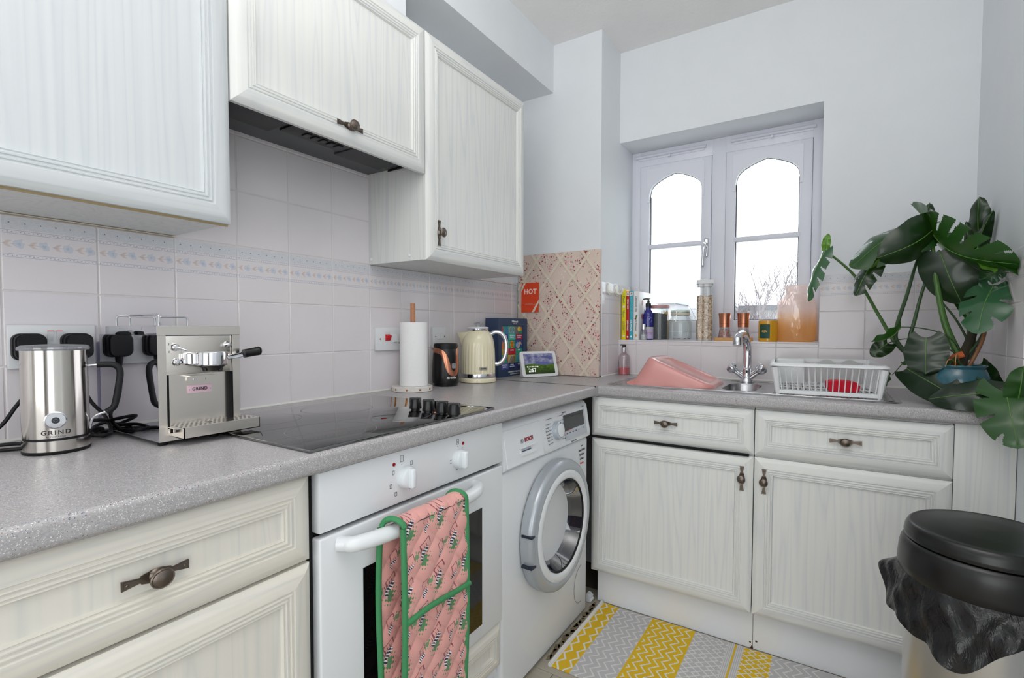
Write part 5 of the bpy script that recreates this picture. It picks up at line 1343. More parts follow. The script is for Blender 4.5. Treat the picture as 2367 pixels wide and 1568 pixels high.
# tap
tp = thing('mixer_tap', 'chrome swan-neck mixer tap with two crosshead handles behind the sink', 'tap', (1.0480, 1.2600, W0 + .004))
MB().lathe([(.0260, 0), (.0255, .006), (.0220, .012), (.0200, .030), (.0190, .044), (.0215, .052), (.0205, .056), (.0175, .058), (.0170, .060)], 40).build('tap_body', M_chrome, tp)
MB().tube(smooth_path([(0, 0, .055), (0.001, 0, .10), (0.000, -.001, .135), (-.003, -.012, .163), (-.007, -.035, .186), (-.012, -.068, .196), (-.017, -.100, .189), (-.019, -.118, .175)], 7), [.0165] * 8 + [.0165] * 14 + [.0155] * 14 + [.0145] * 14, 22).build('spout', M_chrome, tp)
MB().lathe([(.0165, -.024), (.0170, -.020), (.0170, -.002), (.0160, .004)], 30).build('aerator', M_chrome, tp, (-.0195, -.120, .176), (-.22, .0, 0))
for sx_ in (-1, 1):
    d = Vector((sx_ * .78, -.16, .60)).normalized(); p = Vector((0, 0, .014))
    MB().tube([p, p + d * .040, p + d * .052], [.0155, .0125, .0135], 20).build('valve_stem', M_chrome, tp)
    hd_ = MB(); n = 48; pr_ = [(.010, -.002), (.0150, .002), (.0185, .012), (.0190, .022), (.0160, .031), (.0095, .034), (0, .0345)]
    hd_.grid(lambda u, v: (lambda r, z: ((r * (1 + .16 * math.cos(4 * 2 * PI * u) * min(1, r / .012))) * math.cos(2 * PI * u), (r * (1 + .16 * math.cos(4 * 2 * PI * u) * min(1, r / .012))) * math.sin(2 * PI * u), z))(*[(pr_[int(v * 6)][c] if int(v * 6) == v * 6 else pr_[int(round(v * 6))][c]) for c in (0, 1)]), n, 6, cu=True)
    o = hd_.build('tap_handle', M_chrome, tp, tuple(p + d * .052), angle=60); o.rotation_euler = d.to_track_quat('Z', 'Y').to_euler()

# washing-up bowl, upside down, propped in the main bowl
M_pink = plain('pink_plastic', (214, 150, 146), .22, coat=.2)
wb_ = thing('washing_up_bowl', 'large pink plastic washing-up bowl tipped upside down over the sink', 'bowl', (.8060, 1.0650, W0 - .063), rot=(0, .40, 0))
def wbowl(par, wx, wy, h, mat, name='bowl_shell', inner=True, tap=.84, rr=.07):
    m = MB(); P = rrect(-wx, wx, -wy, wy, rr, 8); n = len(P)
    L = [(1.045, .0), (1.05, .003), (1.0, .004), (.985, .006), (tap + (1 - tap) * .35, h * .55), (tap, h * .93), (tap * .955, h * .985), (tap * .88, h), (tap * .78, h), (tap * .74, h - .004)]
    vs = [(a * s, b * s, z) for s, z in L for a, b in P]
    m.add(vs, [(k * n + i, k * n + (i + 1) % n, (k + 1) * n + (i + 1) % n, (k + 1) * n + i) for k in range(len(L) - 1) for i in range(n)] + [[(len(L) - 1) * n + i for i in range(n)]])
    return m.build(name, mat, par, angle=50)
bb = wbowl(wb_, .155, .142, .135, M_pink, tap=.88, rr=.055)
cb2 = thing('coral_bowl', 'coral plastic basin showing its rim beneath the pink washing-up bowl', 'bowl', (.7940, 1.0650, W0 - .0650), rot=(0, .42, 0))
wbowl(cb2, .160, .134, .060, plain('coral_plastic', (232, 140, 122), .3), rr=.06)

# ------------------------------------------------------------------ dish rack
rk_ = thing('dish_rack', 'white plastic dish drainer rack on the sink drainer', 'dish rack', (1.3150, 1.0750, W0 + .0075), .07)
hw, hd2, rh = .1640, .1850, .1010
m = MB()
top = rrect(-hw, hw, -hd2, hd2, .025, 6); inn = rrect(-hw + .014, hw - .014, -hd2 + .014, hd2 - .014, .016, 6); n = len(top)
lo = rrect(-hw + .020, hw - .020, -hd2 + .020, hd2 - .020, .014, 6)
def loops(m, seq):
    vs = [(a, b, z) for L, z in seq for a, b in L]
    m.add(vs, [(k * n + i, k * n + (i + 1) % n, (k + 1) * n + (i + 1) % n, (k + 1) * n + i) for k in range(len(seq) - 1) for i in range(n)])
loops(m, [(top, rh - .010), (top, rh - .007), (rrect(-hw + .003, hw - .003, -hd2 + .003, hd2 - .003, .022, 6), rh - .003), (inn, rh), (inn, rh - .012), (rrect(-hw + .011, hw - .011, -hd2 + .011, hd2 - .011, .018, 6), rh - .012), (top, rh - .010)])
m.build('rim', M_whitep, rk_, angle=50)
m = MB(); loops(m, [(lo, .0), (lo, .012), (rrect(-hw + .024, hw - .024, -hd2 + .024, hd2 - .024, .012, 6), .012), (rrect(-hw + .024, hw - .024, -hd2 + .024, hd2 - .024, .012, 6), .0), (lo, 0)])
m.build('base_frame', M_whitep, rk_, angle=50)
def slat(x0, y0, x1, y1, z0=.008, z1=None, w=.0022):
    return MB().tube([(x0, y0, z0), (x1, y1, z1 or rh - .010)], w, 6, flat=.8).build('rack_slat', M_whitep, rk_)
N1 = 17
for i in range(N1):
    t = (i + .5) / N1
    for sg_ in (-1, 1):
        slat(-hw + .030 + (2 * hw - .060) * t, sg_ * (hd2 - .022), -hw + .020 + (2 * hw - .040) * t, sg_ * (hd2 - .012))
for i in range(15):
    t = (i + .5) / 15
    for sg_ in (-1, 1):
        slat(sg_ * (hw - .022), -hd2 + .03 + (2 * hd2 - .06) * t, sg_ * (hw - .012), -hd2 + .02 + (2 * hd2 - .04) * t)
for sx_ in (-1, 1):
    for sy_ in (-1, 1):
        MB().tube([(sx_ * (hw - .026), sy_ * (hd2 - .026), -.004), (sx_ * (hw - .026), sy_ * (hd2 - .026), .004), (sx_ * (hw - .016), sy_ * (hd2 - .016), rh - .012)], [.006, .0075, .012], 10).build('corner_post', M_whitep, rk_)
m = MB()
for i in range(20):
    x = -hw + .026 + (2 * hw - .052) * i / 19
    m.tube([(x, -hd2 + .022, .006), (x, hd2 - .022, .006)], .0016, 6)
for y in (-.09, 0, .09): m.tube([(-hw + .022, y, .005), (hw - .022, y, .005)], .002, 6)
m.build('floor_grid', M_whitep, rk_)
for i in range(11):
    x = -hw + .040 + i * .0155
    if i < 9: MB().tube(smooth_path([(x, -.120, .006), (x + .003, -.122, .022), (x + .004, -.128, .036)], 4), [.0022] * 8 + [.0015], 6).build('plate_prong', M_whitep, rk_)
# cutlery tub: solid back wall panel with arched slots
m = MB(); m.box(-.148, -.052, .095, .160, .006, .1010, 0, .008)
m.build('cutlery_tub', plain('tub_white', (222, 226, 226), .3), rk_)
for cx_ in (.018, .090):
    P = [(cx_ - .030, .012), (cx_ - .030, .075)] + [(cx_ + .030 * math.cos(a), .075 + .024 * math.sin(a)) for a in [PI - i * PI / 10 for i in range(11)]] + [(cx_ + .030, .012), (cx_ + .013, .012), (cx_ + .013, .060)] + [(cx_ + .013 * math.cos(a), .060 + .014 * math.sin(a)) for a in [i * PI / 8 for i in range(9)]] + [(cx_ - .013, .012)]
    MB().prism(P, .150, .154).build('arched_divider', plain('divider_grey%d' % (cx_ * 1000), (190, 190, 190), .4), rk_, smooth=False)
sp = thing('sponge', 'bright red ridged cleaning sponge inside the dish rack', 'sponge', (1.3700, .9800, W0 + .018), .15)
P = [(-.044, .004), (-.040, .0), (.036, .0), (.040, .006), (.042, .020), (.032, .031), (.010, .0345), (-.020, .035), (-.042, .032), (-.046, .026)]
m = MB().prism(P, -.030, .030)
for i in range(7): m.tube([(-.034 + i * .0115, -.0300, .006), (-.034 + i * .0115, -.0300, .030)], .0024, 6)
m.build('sponge_body', textured('red_sponge', (216, 16, 48), .8, nscale=300, amt=.1, bumps=.4), sp, angle=30)

# ------------------------------------------------------------------ double oven glove hanging on the oven handle
og = thing('oven_glove', 'pink quilted double oven glove with zebra print and green binding over the oven handle', 'oven glove', (FXL, -.2700, 0), R90)
def zebra():
    q = Mat('zebra_quilt'); x, y, z = q.xyz(); c = None
    n = q.noise(q.tc(), 9, 3); base = q.mix(n, (222, 158, 150), (234, 176, 168))
    px_, pz = .092, .066
    wx_ = (q.noise(q.tc(), 26, 2) - .5) * .006
    row = (z / pz).fl(); a = ((((x / px_) + row * .45).fr()) - .5) * px_ + wx_; b = ((z / pz).fr() - .5) * pz + (a * -.25)
    wob = (q.noise(q.tc(), 180, 2) - .5)
    c = base
    def rot(cx, cz, th):
        ca, sa = math.cos(th), math.sin(th); u = a - cx; v = b - cz
        return u * ca + v * sa, v * ca - u * sa
    def leafm(cx, cz, r):
        u, v = rot(cx, cz, .3); d = (u.sq() + v.sq()).rt(); return (d * (1 + ((u * 620).sin() * (v * 520).sin()) * .55) + wob * .002).lt(r)
    def ringm(cx, cz, th, hw_, hh_):
        u, v = rot(cx, cz, th); e = (u.ab() / hw_).mx(v.ab() / hh_) + wob * .25; return (e - 1.0).ab().lt(.10) * v.gt(-hh_ * .6)
    def zeb(cx, cz, th, s_):
        u, v = rot(cx, cz, th)
        body = ((u / (.0125 * s_)).sq() + (v / (.0062 * s_)).sq() + wob * .5).lt(1.0)
        neck = (((u + .0120 * s_) / (.0040 * s_)).sq() + ((v + .0045 * s_) / (.0075 * s_)).sq() + wob * .5).lt(1.0)
        legs = v.between(.003 * s_, .0155 * s_) * (((u + .0095 * s_) / (.0062 * s_)).fr() - .5).ab().gt(.36) * u.ab().lt(.0105 * s_)
        return body.mx(neck), legs, ((u * (1050 / s_) + v * 500 + wob * 5).sin()).gt(-.15)
    c = q.mix(leafm(.016, -.019, .0105) * .95, c, (78, 138, 92)); c = q.mix(leafm(-.010, .004, .0060) * .9, c, (92, 150, 104))
    c = q.mix(ringm(.018, .012, .35, .0125, .0105).mx(ringm(-.026, .005, .2, .0085, .0090)) * .85, c, (128, 52, 78))
    for cx, cz, th, s_ in ((.016, -.001, .45, 1.0), (-.026, -.009, .3, .62)):
        m_, lg, st = zeb(cx, cz, th, s_)
        c = q.mix(lg * .8, c, (70, 50, 66)); c = q.mix(m_, c, q.mix(st, (232, 228, 232), (54, 52, 70)))
    q.color(c); q.set(rough=.8, spec=.2, sheen=.2)
    q.bump(q.noise(q.tc(), 600, 2), .2, .0004); return q.m
M_zeb = zebra(); M_bind = textured('green_binding', (62, 138, 88), .7, nscale=300, amt=.06)
gw, topz, botz = .200, .7085, .215
def quilt(x, z):
    u = (x + z) / .062; v = (x - z) / .062
    return .0055 * (abs(math.sin(PI * u)) * abs(math.sin(PI * v))) ** .5
def gpanel(x0, x1, ylev, zb, sgn, yb=None):
    def fn(u, v):
        x = x0 + (x1 - x0) * u; z = zb + (topz - .012 - zb) * v
        r = .028; dzc = z - zb
        if dzc < r:
            ins = r - math.sqrt(max(r * r - (r - dzc) ** 2, 0)); cx = (x0 + x1) / 2; x = cx + (x - cx) * (1 - ins / ((x1 - x0) / 2))
        return (x, ylev(x, z) - sgn * quilt(x, z), z)
    return fn
# local Y: handle centre at about -.049; front sheet in front of it
yf = lambda x, z: -.0715 - .004 * math.sin((z - .3) * 9) + .010 * (max(0, .70 - z) ** 1.2)
ybk = lambda x, z: -.0280 + .004 * math.sin(z * 14) + .006 * (.70 - z)
m = MB(); m.grid(gpanel(0, gw, yf, botz, 1), 90, 190)
m.build('front_pad', M_zeb, og, angle=80)
m = MB(); m.grid(lambda u, v: (lambda p: (p[0], p[1] + .010, p[2]))(gpanel(0, gw, yf, botz, 0)(u, v)), 10, 30)
m.build('lining', M_zeb, og, angle=80)
# over-the-handle bridge
m = MB()
def bridge(u, v):
    x = gw * u - .018 * (v); a = PI * v; q_ = quilt(x, topz - .012); y0_, y1_ = yf(x, topz - .012) - q_, ybk(x, topz - .012)
    return (x, y0_ + (y1_ - y0_) * (1 - math.cos(a)) / 2, topz - .012 + .016 * math.sin(a) + .5 * quilt(x, topz + .02 * v))
m.grid(bridge, 90, 20); m.build('bridge', M_zeb, og, angle=80)
m = MB(); m.grid(gpanel(-.022, gw - .022, ybk, .235, 1), 80, 160); m.build('back_pad', M_zeb, og, angle=80)
def edge_path(x0, x1, yfun, zb, which):
    P = []
    N = 30
    for i in range(N + 1):
        z = topz - .012 + (zb + .028 - (topz - .012)) * i / N
        P.append(((x0 if which == 'l' else x1), yfun((x0 if which == 'l' else x1), z), z))
    s_ = 1 if which == 'l' else -1; xx = x0 if which == 'l' else x1
    for i in range(1, 7):
        a = PI / 2 * i / 6; P.append((xx + s_ * .028 * (1 - math.cos(a)), yfun(xx, zb), zb + .028 * (1 - math.sin(a))))
    return P
for (x0, x1, yfun, zb, nm_) in ((0, gw, yf, botz, 'f'), (-.022, gw - .022, ybk, .235, 'b')):
    for w in 'lr':
        P = edge_path(x0, x1, yfun, zb, w); MB().tube([(a, b - .0005, c) for a, b, c in P], .0058, 10, flat=1.15).build('binding', M_bind, og)
for u_ in (0, 1):
    MB().tube([bridge(u_, i / 14) for i in range(15)], .0056, 10, flat=1.1).build('binding', M_bind, og)
MB().tube([(x, yf(x, .505) - .0065, .508 - .0 + .004 * math.sin(x * 25)) for x in [gw * i / 12 for i in range(13)]], .0058, 10, flat=1.1, up=(0, 0, 1)).build('pocket_binding', M_bind, og)

# ------------------------------------------------------------------ rug
rg_ = thing('rug', 'flat-woven rug in yellow and grey zigzag bands in front of the sink cabinets', 'rug', (.5900, .4240, 0), 0)
def rugmat():
    q = Mat('woven_rug'); x, y, z = q.xyz(); n = q.noise(q.tc(), 500, 2)
    white = (226, 224, 220); yel = (226, 186, 50); gry = (192, 190, 192)
    xm = x
    saw = (((y / .0045).fr() - .5) * .003)
    P = .052
    tri = (((y / P).fr()) - .5).ab() * 2 
    zz = x + tri * .024 + saw
    c = q.mix(q.noise(q.tc(), 40, 3) * .3, gry, (206, 204, 204))
    def band(a, b): return x.between(a, b)
    def paint(c, m_, col): return q.mix(m_, c, col)
    zl = ((zz / .0260).fr() - .5).ab().lt(.11)
    d1 = (((x + tri * .030 + saw) / .034).fr() - .5).ab().lt(.085); d2 = (((x - tri * .030 + saw) / .034).fr() - .5).ab().lt(.085)
    dia = d1.mx(d2)
    o = 0.0
    def stripes(o, c):
        c = paint(c, band(o + .010, o + .072), yel); c = paint(c, band(o + .010, o + .072) * (((((x - o - .041).ab() - .018 + (tri - .5) * .018 + saw * .6).ab()).lt(.0036))), white)
        c = paint(c, band(o + .072, o + .204) * zl, white)
        c = paint(c, band(o + .204, o + .358), yel); c = paint(c, band(o + .212, o + .350) * zl, white)
        c = paint(c, band(o + .358, o + .468) * dia, white)
        dt = (((x / .0055).fr() - .5).ab().lt(.22)) * (((y / .0055).fr() - .5).ab().lt(.25))
        c = paint(c, band(o + .468, o + .517) * dt, (238, 238, 236)); c = paint(c, band(o + .489, o + .495), yel)
        c = paint(c, band(o + .517, o + .602), yel); c = paint(c, band(o + .517, o + .602) * dia, white)
        c = paint(c, band(o + .602, o + .740) * zl, white)
        return c
    c = stripes(0.0, c)
    c = paint(c, x.lt(.010), (226, 224, 224))
    q.color(c); q.set(rough=.95, spec=.1); q.bump(((y / .0030).fr() - .5).ab() + n * .3, .4, .0012); return q.m
m = MB(); RL, RW = .90, .438
m.grid(lambda u, v: (RL * u, RW * v + .0012 * math.sin(u * 60), .0055 + .0012 * math.sin(u * 14 + v * 3)), 90, 10)
m.grid(lambda u, v: (RL * u, RW * v, .0008), 4, 2)
for v_ in (0, 1): m.grid(lambda u, v: (RL * u, RW * v_ + .0012 * math.sin(u * 60) * v, .0008 + (.0047 + .0012 * math.sin(u * 14 + v_ * 3)) * v), 90, 1)
m.build('woven_field', rugmat(), rg_, (0.0, 0, .0005), angle=60)
MB().tube(smooth_path([(.002, -.002, .006), (.001, .12, .007), (.003, .26, .006), (.001, RW, .006)], 6), .0060, 10, flat=1.4, up=(0, 0, 1)).build('rolled_hem', plain('hem_white', (224, 222, 222), .9), rg_)
gr = MB(); rr3 = random.Random(9)
def debris(x, y, s):
    n = 9; return [(x + s * rr3.uniform(.5, 1) * math.cos(2 * PI * i / n), y + 2.4 * s * rr3.uniform(.5, 1) * math.sin(2 * PI * i / n)) for i in range(n)]
for (x, y, s_) in [(.570 + .004 * math.sin(k * 1.7), .46 + k * .021, .0105 + .003 * math.sin(k * 2.3)) for k in range(19)]:
    gr.prism(debris(x, y, s_), .0004, .0016, plane='xy')
tag(gr.build('torn_floor_patch', textured('torn_floor', (120, 108, 84), .8, nscale=120, amt=.35), smooth=False), 'torn, dirty strip of flooring along the washing machine foot', 'floor damage')

# ------------------------------------------------------------------ bin
bn = thing('rubbish_bin', 'steel rubbish bin with black lid at the right wall', 'bin', (1.6020, .3450, 0))
BR = .132
MB().lathe([(BR - .004, .0), (BR, .004), (BR, .012)], 64, mi=0).build('base_ring', M_black, bn)
MB().lathe([(BR - .005, .012), (BR - .005, .600)], 96, cap=False).build('steel_body', M_brush, bn)
def cyl_y(r): return r
MB().lathe([(BR + .002, .590), (BR + .0070, .600), (BR + .0085, .612), (BR + .0060, .640), (BR + .0030, .655), (BR - .002, .662), (BR - .006, .664)], 96).build('rim_ring', plain('bin_black', (9, 9, 10), .30), bn)
ld = MB(); tl_ = .02
def lidfn(u, v):
    a = 2 * PI * u
    pr_ = [(0, .666, 1.0), (.12, .672, 1.005), (.28, .684, .985), (.36, .692, .955), (.42, .695, .925), (.5, .6945, .89), (.75, .6965, .5), (1, .6975, .0)]
    for (a0, z0_, r0), (a1, z1_, r1) in zip(pr_[:-1], pr_[1:]):
        if a0 <= v <= a1 + 1e-9: t = (v - a0) / (a1 - a0); z = z0_ + (z1_ - z0_) * t; r = (r0 + (r1 - r0) * t) * (BR - .002); break
    return (r * math.cos(a), r * math.sin(a), z - .004 * math.sin(a) * 0)
ld.grid(lidfn, 96, 28, cu=True); ld.build('lid', plain('lid_black', (11, 12, 12), .28), bn, angle=60)
MB().box(.080, .128, -.03, .05, .650, .700, 0, .008).build('lid_hinge', plain('hinge_black', (24, 25, 26), .35), bn)
# bin liner turned over the rim
bg = MB(); rb = random.Random(21)
ph = [rb.uniform(0, 6.28) for _ in range(8)]
def liner(u, v):
    a = 2 * PI * u
    drop = .084 + .040 * math.sin(a * 3 + 2.3) + .020 * math.sin(a * 5 + ph[1]) + .006 * math.sin(a * 11 + ph[2])
    flare = .026 + .010 * math.sin(a * 4 + ph[3]) + .006 * math.sin(a * 9 + ph[4])
    w = .0035 * math.sin(a * 13 + v * 5 + ph[5]) + .0015 * math.sin(a * 21 - v * 9 + ph[6])
    r = BR + .003 + flare * (v ** .8) + w * min(1, v * 4); z = .600 - drop * v
    return (r * math.cos(a), r * math.sin(a), z)
bg.grid(liner, 260, 22, cu=True)
def bagmat():
    q = Mat('bin_liner_film'); n = q.noise(q.mapping((1, 1, .5)), 34, 4, .6, 1.4); q.color((10, 10, 12)); q.set(rough=.22, spec=.5); q.bump(n, .6, .006); return q.m
bg.build('bin_liner', bagmat(), bn, angle=80)
# ------------------------------------------------------------------ monstera
OX_, OY_, OZ_ = 1.6450, .9250, W0
pt = thing('potted_monstera', 'large monstera with dark glossy split leaves in a teal pot in the right corner', 'plant', (OX_, OY_, OZ_))
def L_(p): return Vector((p[0] - OX_, p[1] - OY_, p[2] - OZ_))
def teal():
    q = Mat('teal_glaze'); n = q.noise(q.tc(), 30, 4, .6, 1.0); q.color(q.mix(n, (22, 66, 80), (44, 104, 120))); q.set(rough=.18, coat=.4); return q.m
po = MB().lathe([(.042, 0), (.052, .006), (.064, .028), (.070, .060), (.068, .085), (.061, .102), (.058, .108), (.062, .116), (.060, .119), (.054, .116), (.054, .100), (0, .100)], 48).build('pot', teal(), pt)
MB().lathe([(.053, .099), (.036, .106), (0, .110)], 24).build('soil', textured('soil', (58, 42, 32), .9, nscale=120, amt=.3, bumps=.8, bdist=.004), pt)
def leafmat(name, c1, c2, rough=.28):
    q = Mat(name); n = q.noise(q.tc(), 16, 3); q.color(q.mix(n, c1, c2)); q.set(rough=rough, spec=.5, coat=.15); q.bump(q.noise(q.tc(), 46, 3), .15, .003)
    tl = q.node('ShaderNodeBsdfTranslucent'); tl.inputs[0].default_value = lin((110, 170, 30)); mx = q.node('ShaderNodeMixShader'); mx.inputs[0].default_value = .08
    q.nt.links.new(q.b.outputs[0], mx.inputs[1]); q.nt.links.new(tl.outputs[0], mx.inputs[2]); q.nt.links.new(mx.outputs[0], q.out.inputs[0]); return q.m
LD = leafmat('leaf_dark', (9, 27, 13), (17, 44, 22)); LM = leafmat('leaf_mid', (24, 62, 22), (38, 86, 30)); LB = leafmat('leaf_bright', (88, 138, 42), (110, 160, 56))
LS = leafmat('leaf_glossy', (44, 84, 56), (66, 108, 78), .14)
M_stem = textured('petiole_green', (62, 100, 40), .45, nscale=30, amt=.15); M_rib_ = plain('midrib', (92, 134, 62), .4); M_stemd = textured('petiole_dark', (36, 66, 28), .45, nscale=30, amt=.15)
def leaf(base, tip, side, w, mat, arch=.02, cup=.25, splits=0, seed=0, heart=.35, twist=0.0, curl=0.0, pw=.62):
    B, T = L_(base), L_(tip); d = T - B; Ln = d.length; dn = d.normalized()
    if isinstance(side, (int, float)):
        vw = (Vector((1.30, -.70, 1.10)) - Vector(base)).normalized(); s = dn.cross(vw).normalized(); s = Matrix.Rotation(side, 3, dn) @ s
    else: s = Vector(side)
    s = (s - dn * s.dot(dn)).normalized(); n = s.cross(dn)
    r = random.Random(seed); k = splits; off = r.random()
    def fn(u, v):
        t = u; x = 2 * v - 1
        wd = w * min(1.0, 1.32 * ((t + .10) ** .5) * ((1 - t) ** pw) * 1.25)
        if t < .02: wd *= .9
        a = twist * t; ss = s * math.cos(a) + n * math.sin(a); nn = n * math.cos(a) - s * math.sin(a)
        p = B + d * t + nn * (arch * math.sin(PI * t) - curl * t ** 3)
        p += ss * (wd * x) - dn * (heart * w * x * x * (1 - t) ** 2) + dn * (.16 * w * abs(x) * t if k else 0)
        ed = abs(x)
        p -= nn * (cup * wd * ed ** 1.7)
        p += nn * .0035 * math.sin(t * 17 + seed) * ed
        p.x = min(p.x, 1.744 - OX_); p.y = min(p.y, 1.382 - OY_); p.z = max(p.z, .001 if p.y > -.11 else p.z)
        return p
    def skip(u, v):
        if not k: return False
        x = abs(2 * v - 1); sd = 1 if v > .5 else 0
        ph = (u - .18 * x) * k + off + sd * .4
        f = abs(ph - math.floor(ph) - .5)
        if x > .42 and .16 < u < .92 and f < .05 + .17 * (x - .42): return True
        ph2 = f
        return False
    m = MB(); m.grid(fn, 110 if k else 26, 36 if k else 12, 0, skip=skip if k else None)
    P = [fn(i / 14, .5) for i in range(15)]; P = [p + n * .0006 for p in P]
    m.tube(P, [.0016 - .0010 * i / 14 for i in range(15)], 6, 1)
    return m.build('leaf', [mat, M_rib_], pt, angle=180, normals=False)
def stem(pts, r0, r1, mat=None, name='petiole'):
    P = smooth_path([L_(p) for p in pts], 6); n = len(P)
    return MB().tube(P, [r0 + (r1 - r0) * i / (n - 1) for i in range(n)], 10).build(name, mat or M_stem, pt)
CR = (1.655, .955, 1.000)
# back-lit leaf reaching in front of the window
leaf((1.312, 1.15, 1.372), (1.262, 1.12, 1.195), .9, .038, LS, .012, .5, 5, 1, heart=.5)
leaf((1.310, 1.15, 1.372), (1.318, 1.145, 1.430), (1, -.2, 0), .017, LB, .006, .3, 0, 2, heart=.2)
stem([(1.312, 1.15, 1.370), (1.40, 1.15, 1.275), (1.47, 1.13, 1.135), (1.515, 1.11, 1.045), (1.56, 1.05, 1.005), CR], .0035, .0085, M_stem)
# canopy
leaf((1.585, 1.05, 1.405), (1.742, .86, 1.262), .98, .110, LM, .040, .36, 7, 3, heart=.75, curl=-.0)
leaf((1.600, 1.08, 1.405), (1.395, 1.03, 1.300), .85, .095, LM, .045, .42, 5, 4, heart=.5)
leaf((1.590, 1.02, 1.395), (1.450, .95, 1.310), -.4, .075, LD, .03, .5, 0, 5, heart=.5)
leaf((1.582, 1.10, 1.425), (1.592, 1.12, 1.497), (.9, -.3, .2), .021, LD, .008, .7, 0, 6, heart=.3)
leaf((1.725, 1.17, 1.360), (1.716, 1.15, 1.505), (.75, -.60, .1), .040, LD, .008, .45, 0, 7, heart=.4)
leaf((1.720, 1.17, 1.345), (1.740, 1.10, 1.450), (.5, -.80, .1), .030, LD, .008, .5, 0, 8, heart=.4)
leaf((1.700, 1.15, 1.355), (1.686, 1.14, 1.430), (.8, -.4, .1), .015, LD, .008, .5, 0, 28, heart=.2)
leaf((1.605, 1.00, 1.325), (1.660, 1.00, 1.165), .1, .078, LD, .020, .22, 0, 9, heart=.4)
leaf((1.455, 1.05, 1.320), (1.402, 1.03, 1.205), .5, .042, LD, .012, .5, 3, 10, heart=.4)
leaf((1.480, 1.05, 1.345), (1.425, 1.00, 1.280), (.6, -.6, .35), .045, LB, .012, .4, 0, 11, heart=.4)
leaf((1.720, .960, 1.215), (1.674, .870, 1.088), .35, .074, LS, .015, .22, 3, 12, heart=.7)
leaf((1.700, 1.00, 1.235), (1.742, .95, 1.262), (.3, -.5, .7), .030, LS, .010, .3, 3, 13, heart=.3)
leaf((1.672, .950, 1.318), (1.708, .895, 1.244), (.7, .5, .3), .026, LB, .008, .3, 0, 14, heart=.2)
leaf((1.700, .930, 1.312), (1.745, .850, 1.232), (.6, .6, .3), .030, LM, .010, .4, 0, 15, heart=.2)
leaf((1.650, 1.06, 1.300), (1.690, 1.02, 1.140), (.9, -.2, .1), .022, LD, .010, .6, 0, 16, heart=.2)
leaf((1.668, 1.06, 1.345), (1.700, 1.05, 1.245), (.8, -.4, .2), .034, LD, .006, .4, 4, 36, heart=.2)
leaf((1.640, 1.05, 1.235), (1.686, 1.02, 1.110), (.9, -.2, .1), .020, LM, .010, .6, 0, 26, heart=.2)
# low leaves
leaf((1.518, 1.00, 1.097), (1.442, .99, 1.050), (.2, -.9, .45), .030, LM, .014, .6, 0, 17, heart=.2)
leaf((1.490, 1.05, 1.045), (1.446, 1.04, 1.002), .1, .032, LD, .006, .3, 0, 18, heart=.5)
leaf((1.569, .915, 1.066), (1.566, .885, .960), .1, .058, LD, .004, .12, 0, 19, heart=.35, pw=.5)
leaf((1.528, .940, .972), (1.640, .835, .895), .1, .056, LD, .006, .15, 0, 20, heart=.4, pw=.5)
leaf((1.716, .800, .925), (1.568, .842, .893), .35, .050, LD, .010, .25, 0, 21, heart=.5)
leaf((1.712, .775, .934), (1.720, .700, .812), .0, .078, LM, .010, .15, 3, 22, heart=.6)
leaf((1.731, .760, .908), (1.733, .735, 1.000), .2, .034, LM, .008, .4, 0, 23, heart=.5)
leaf((1.500, 1.25, .925), (1.490, 1.19, .882), (.7, -.4, .5), .028, LM, .006, .3, 0, 24, heart=.4)
leaf((1.560, .97, .990), (1.518, .99, .985), (.2, -.6, .7), .012, LM, .004, .3, 0, 25, heart=.2)
leaf((1.700, .98, .990), (1.735, .90, .900), (.3, .2, .9), .030, LD, .006, .3, 0, 27, heart=.4)
# petioles
stem([(1.585, 1.05, 1.400), (1.592, 1.02, 1.33), (1.600, .99, 1.22), (1.620, .97, 1.10), CR], .0035, .0105, M_stem)
stem([(1.600, 1.08, 1.402), (1.560, 1.06, 1.31), (1.535, 1.05, 1.20), (1.512, 1.05, 1.10), (1.515, 1.05, 1.045), (1.57, 1.00, .990), CR], .0034, .0090, M_stemd)
stem([(1.605, 1.01, 1.33), (1.572, 1.02, 1.22), (1.552, 1.01, 1.12), (1.540, 1.00, 1.05), (1.56, .98, .99), (1.63, .95, .99)], .0032, .0080, M_stemd)
stem([(1.722, 1.17, 1.345), (1.720, 1.15, 1.25), (1.705, 1.10, 1.12), (1.690, 1.02, 1.02), CR], .0034, .0065, M_stemd)
stem([(1.650, 1.06, 1.300), (1.668, 1.06, 1.20), (1.680, 1.03, 1.10), (1.672, .98, 1.02), CR], .0034, .0060, M_stemd)
stem([(1.620, 1.03, 1.17), (1.655, 1.02, 1.11), (1.676, .99, 1.04), CR], .0026, .0040, M_stemd)
stem([(1.700, .955, 1.12), (1.700, .945, 1.08), (1.690, .94, 1.04), (1.665, .935, .975)], .0048, .0050, textured('petiole_brown', (128, 84, 52), .5, nscale=30, amt=.2))
stem([(1.720, .960, 1.215), (1.715, .965, 1.14), (1.695, .965, 1.06), CR], .0035, .0050, M_stemd)
stem([(1.518, 1.00, 1.097), (1.560, .98, 1.094), (1.605, .96, 1.080), (1.640, .95, 1.050), CR], .0014, .0026, M_stemd)
stem([(1.490, 1.05, 1.045), (1.53, 1.00, 1.060), (1.59, .97, 1.050), (1.635, .95, 1.025), CR], .0013, .0026, M_stemd)
stem([(1.569, .915, 1.066), (1.545, .93, 1.030), (1.510, .98, .965), (1.500, 1.01, .945)], .0014, .0012, M_stem)
stem([(1.640, .93, 1.010), (1.618, .90, .985), (1.615, .89, .930), (1.62, .86, .900)], .0048, .0036, M_stemd)
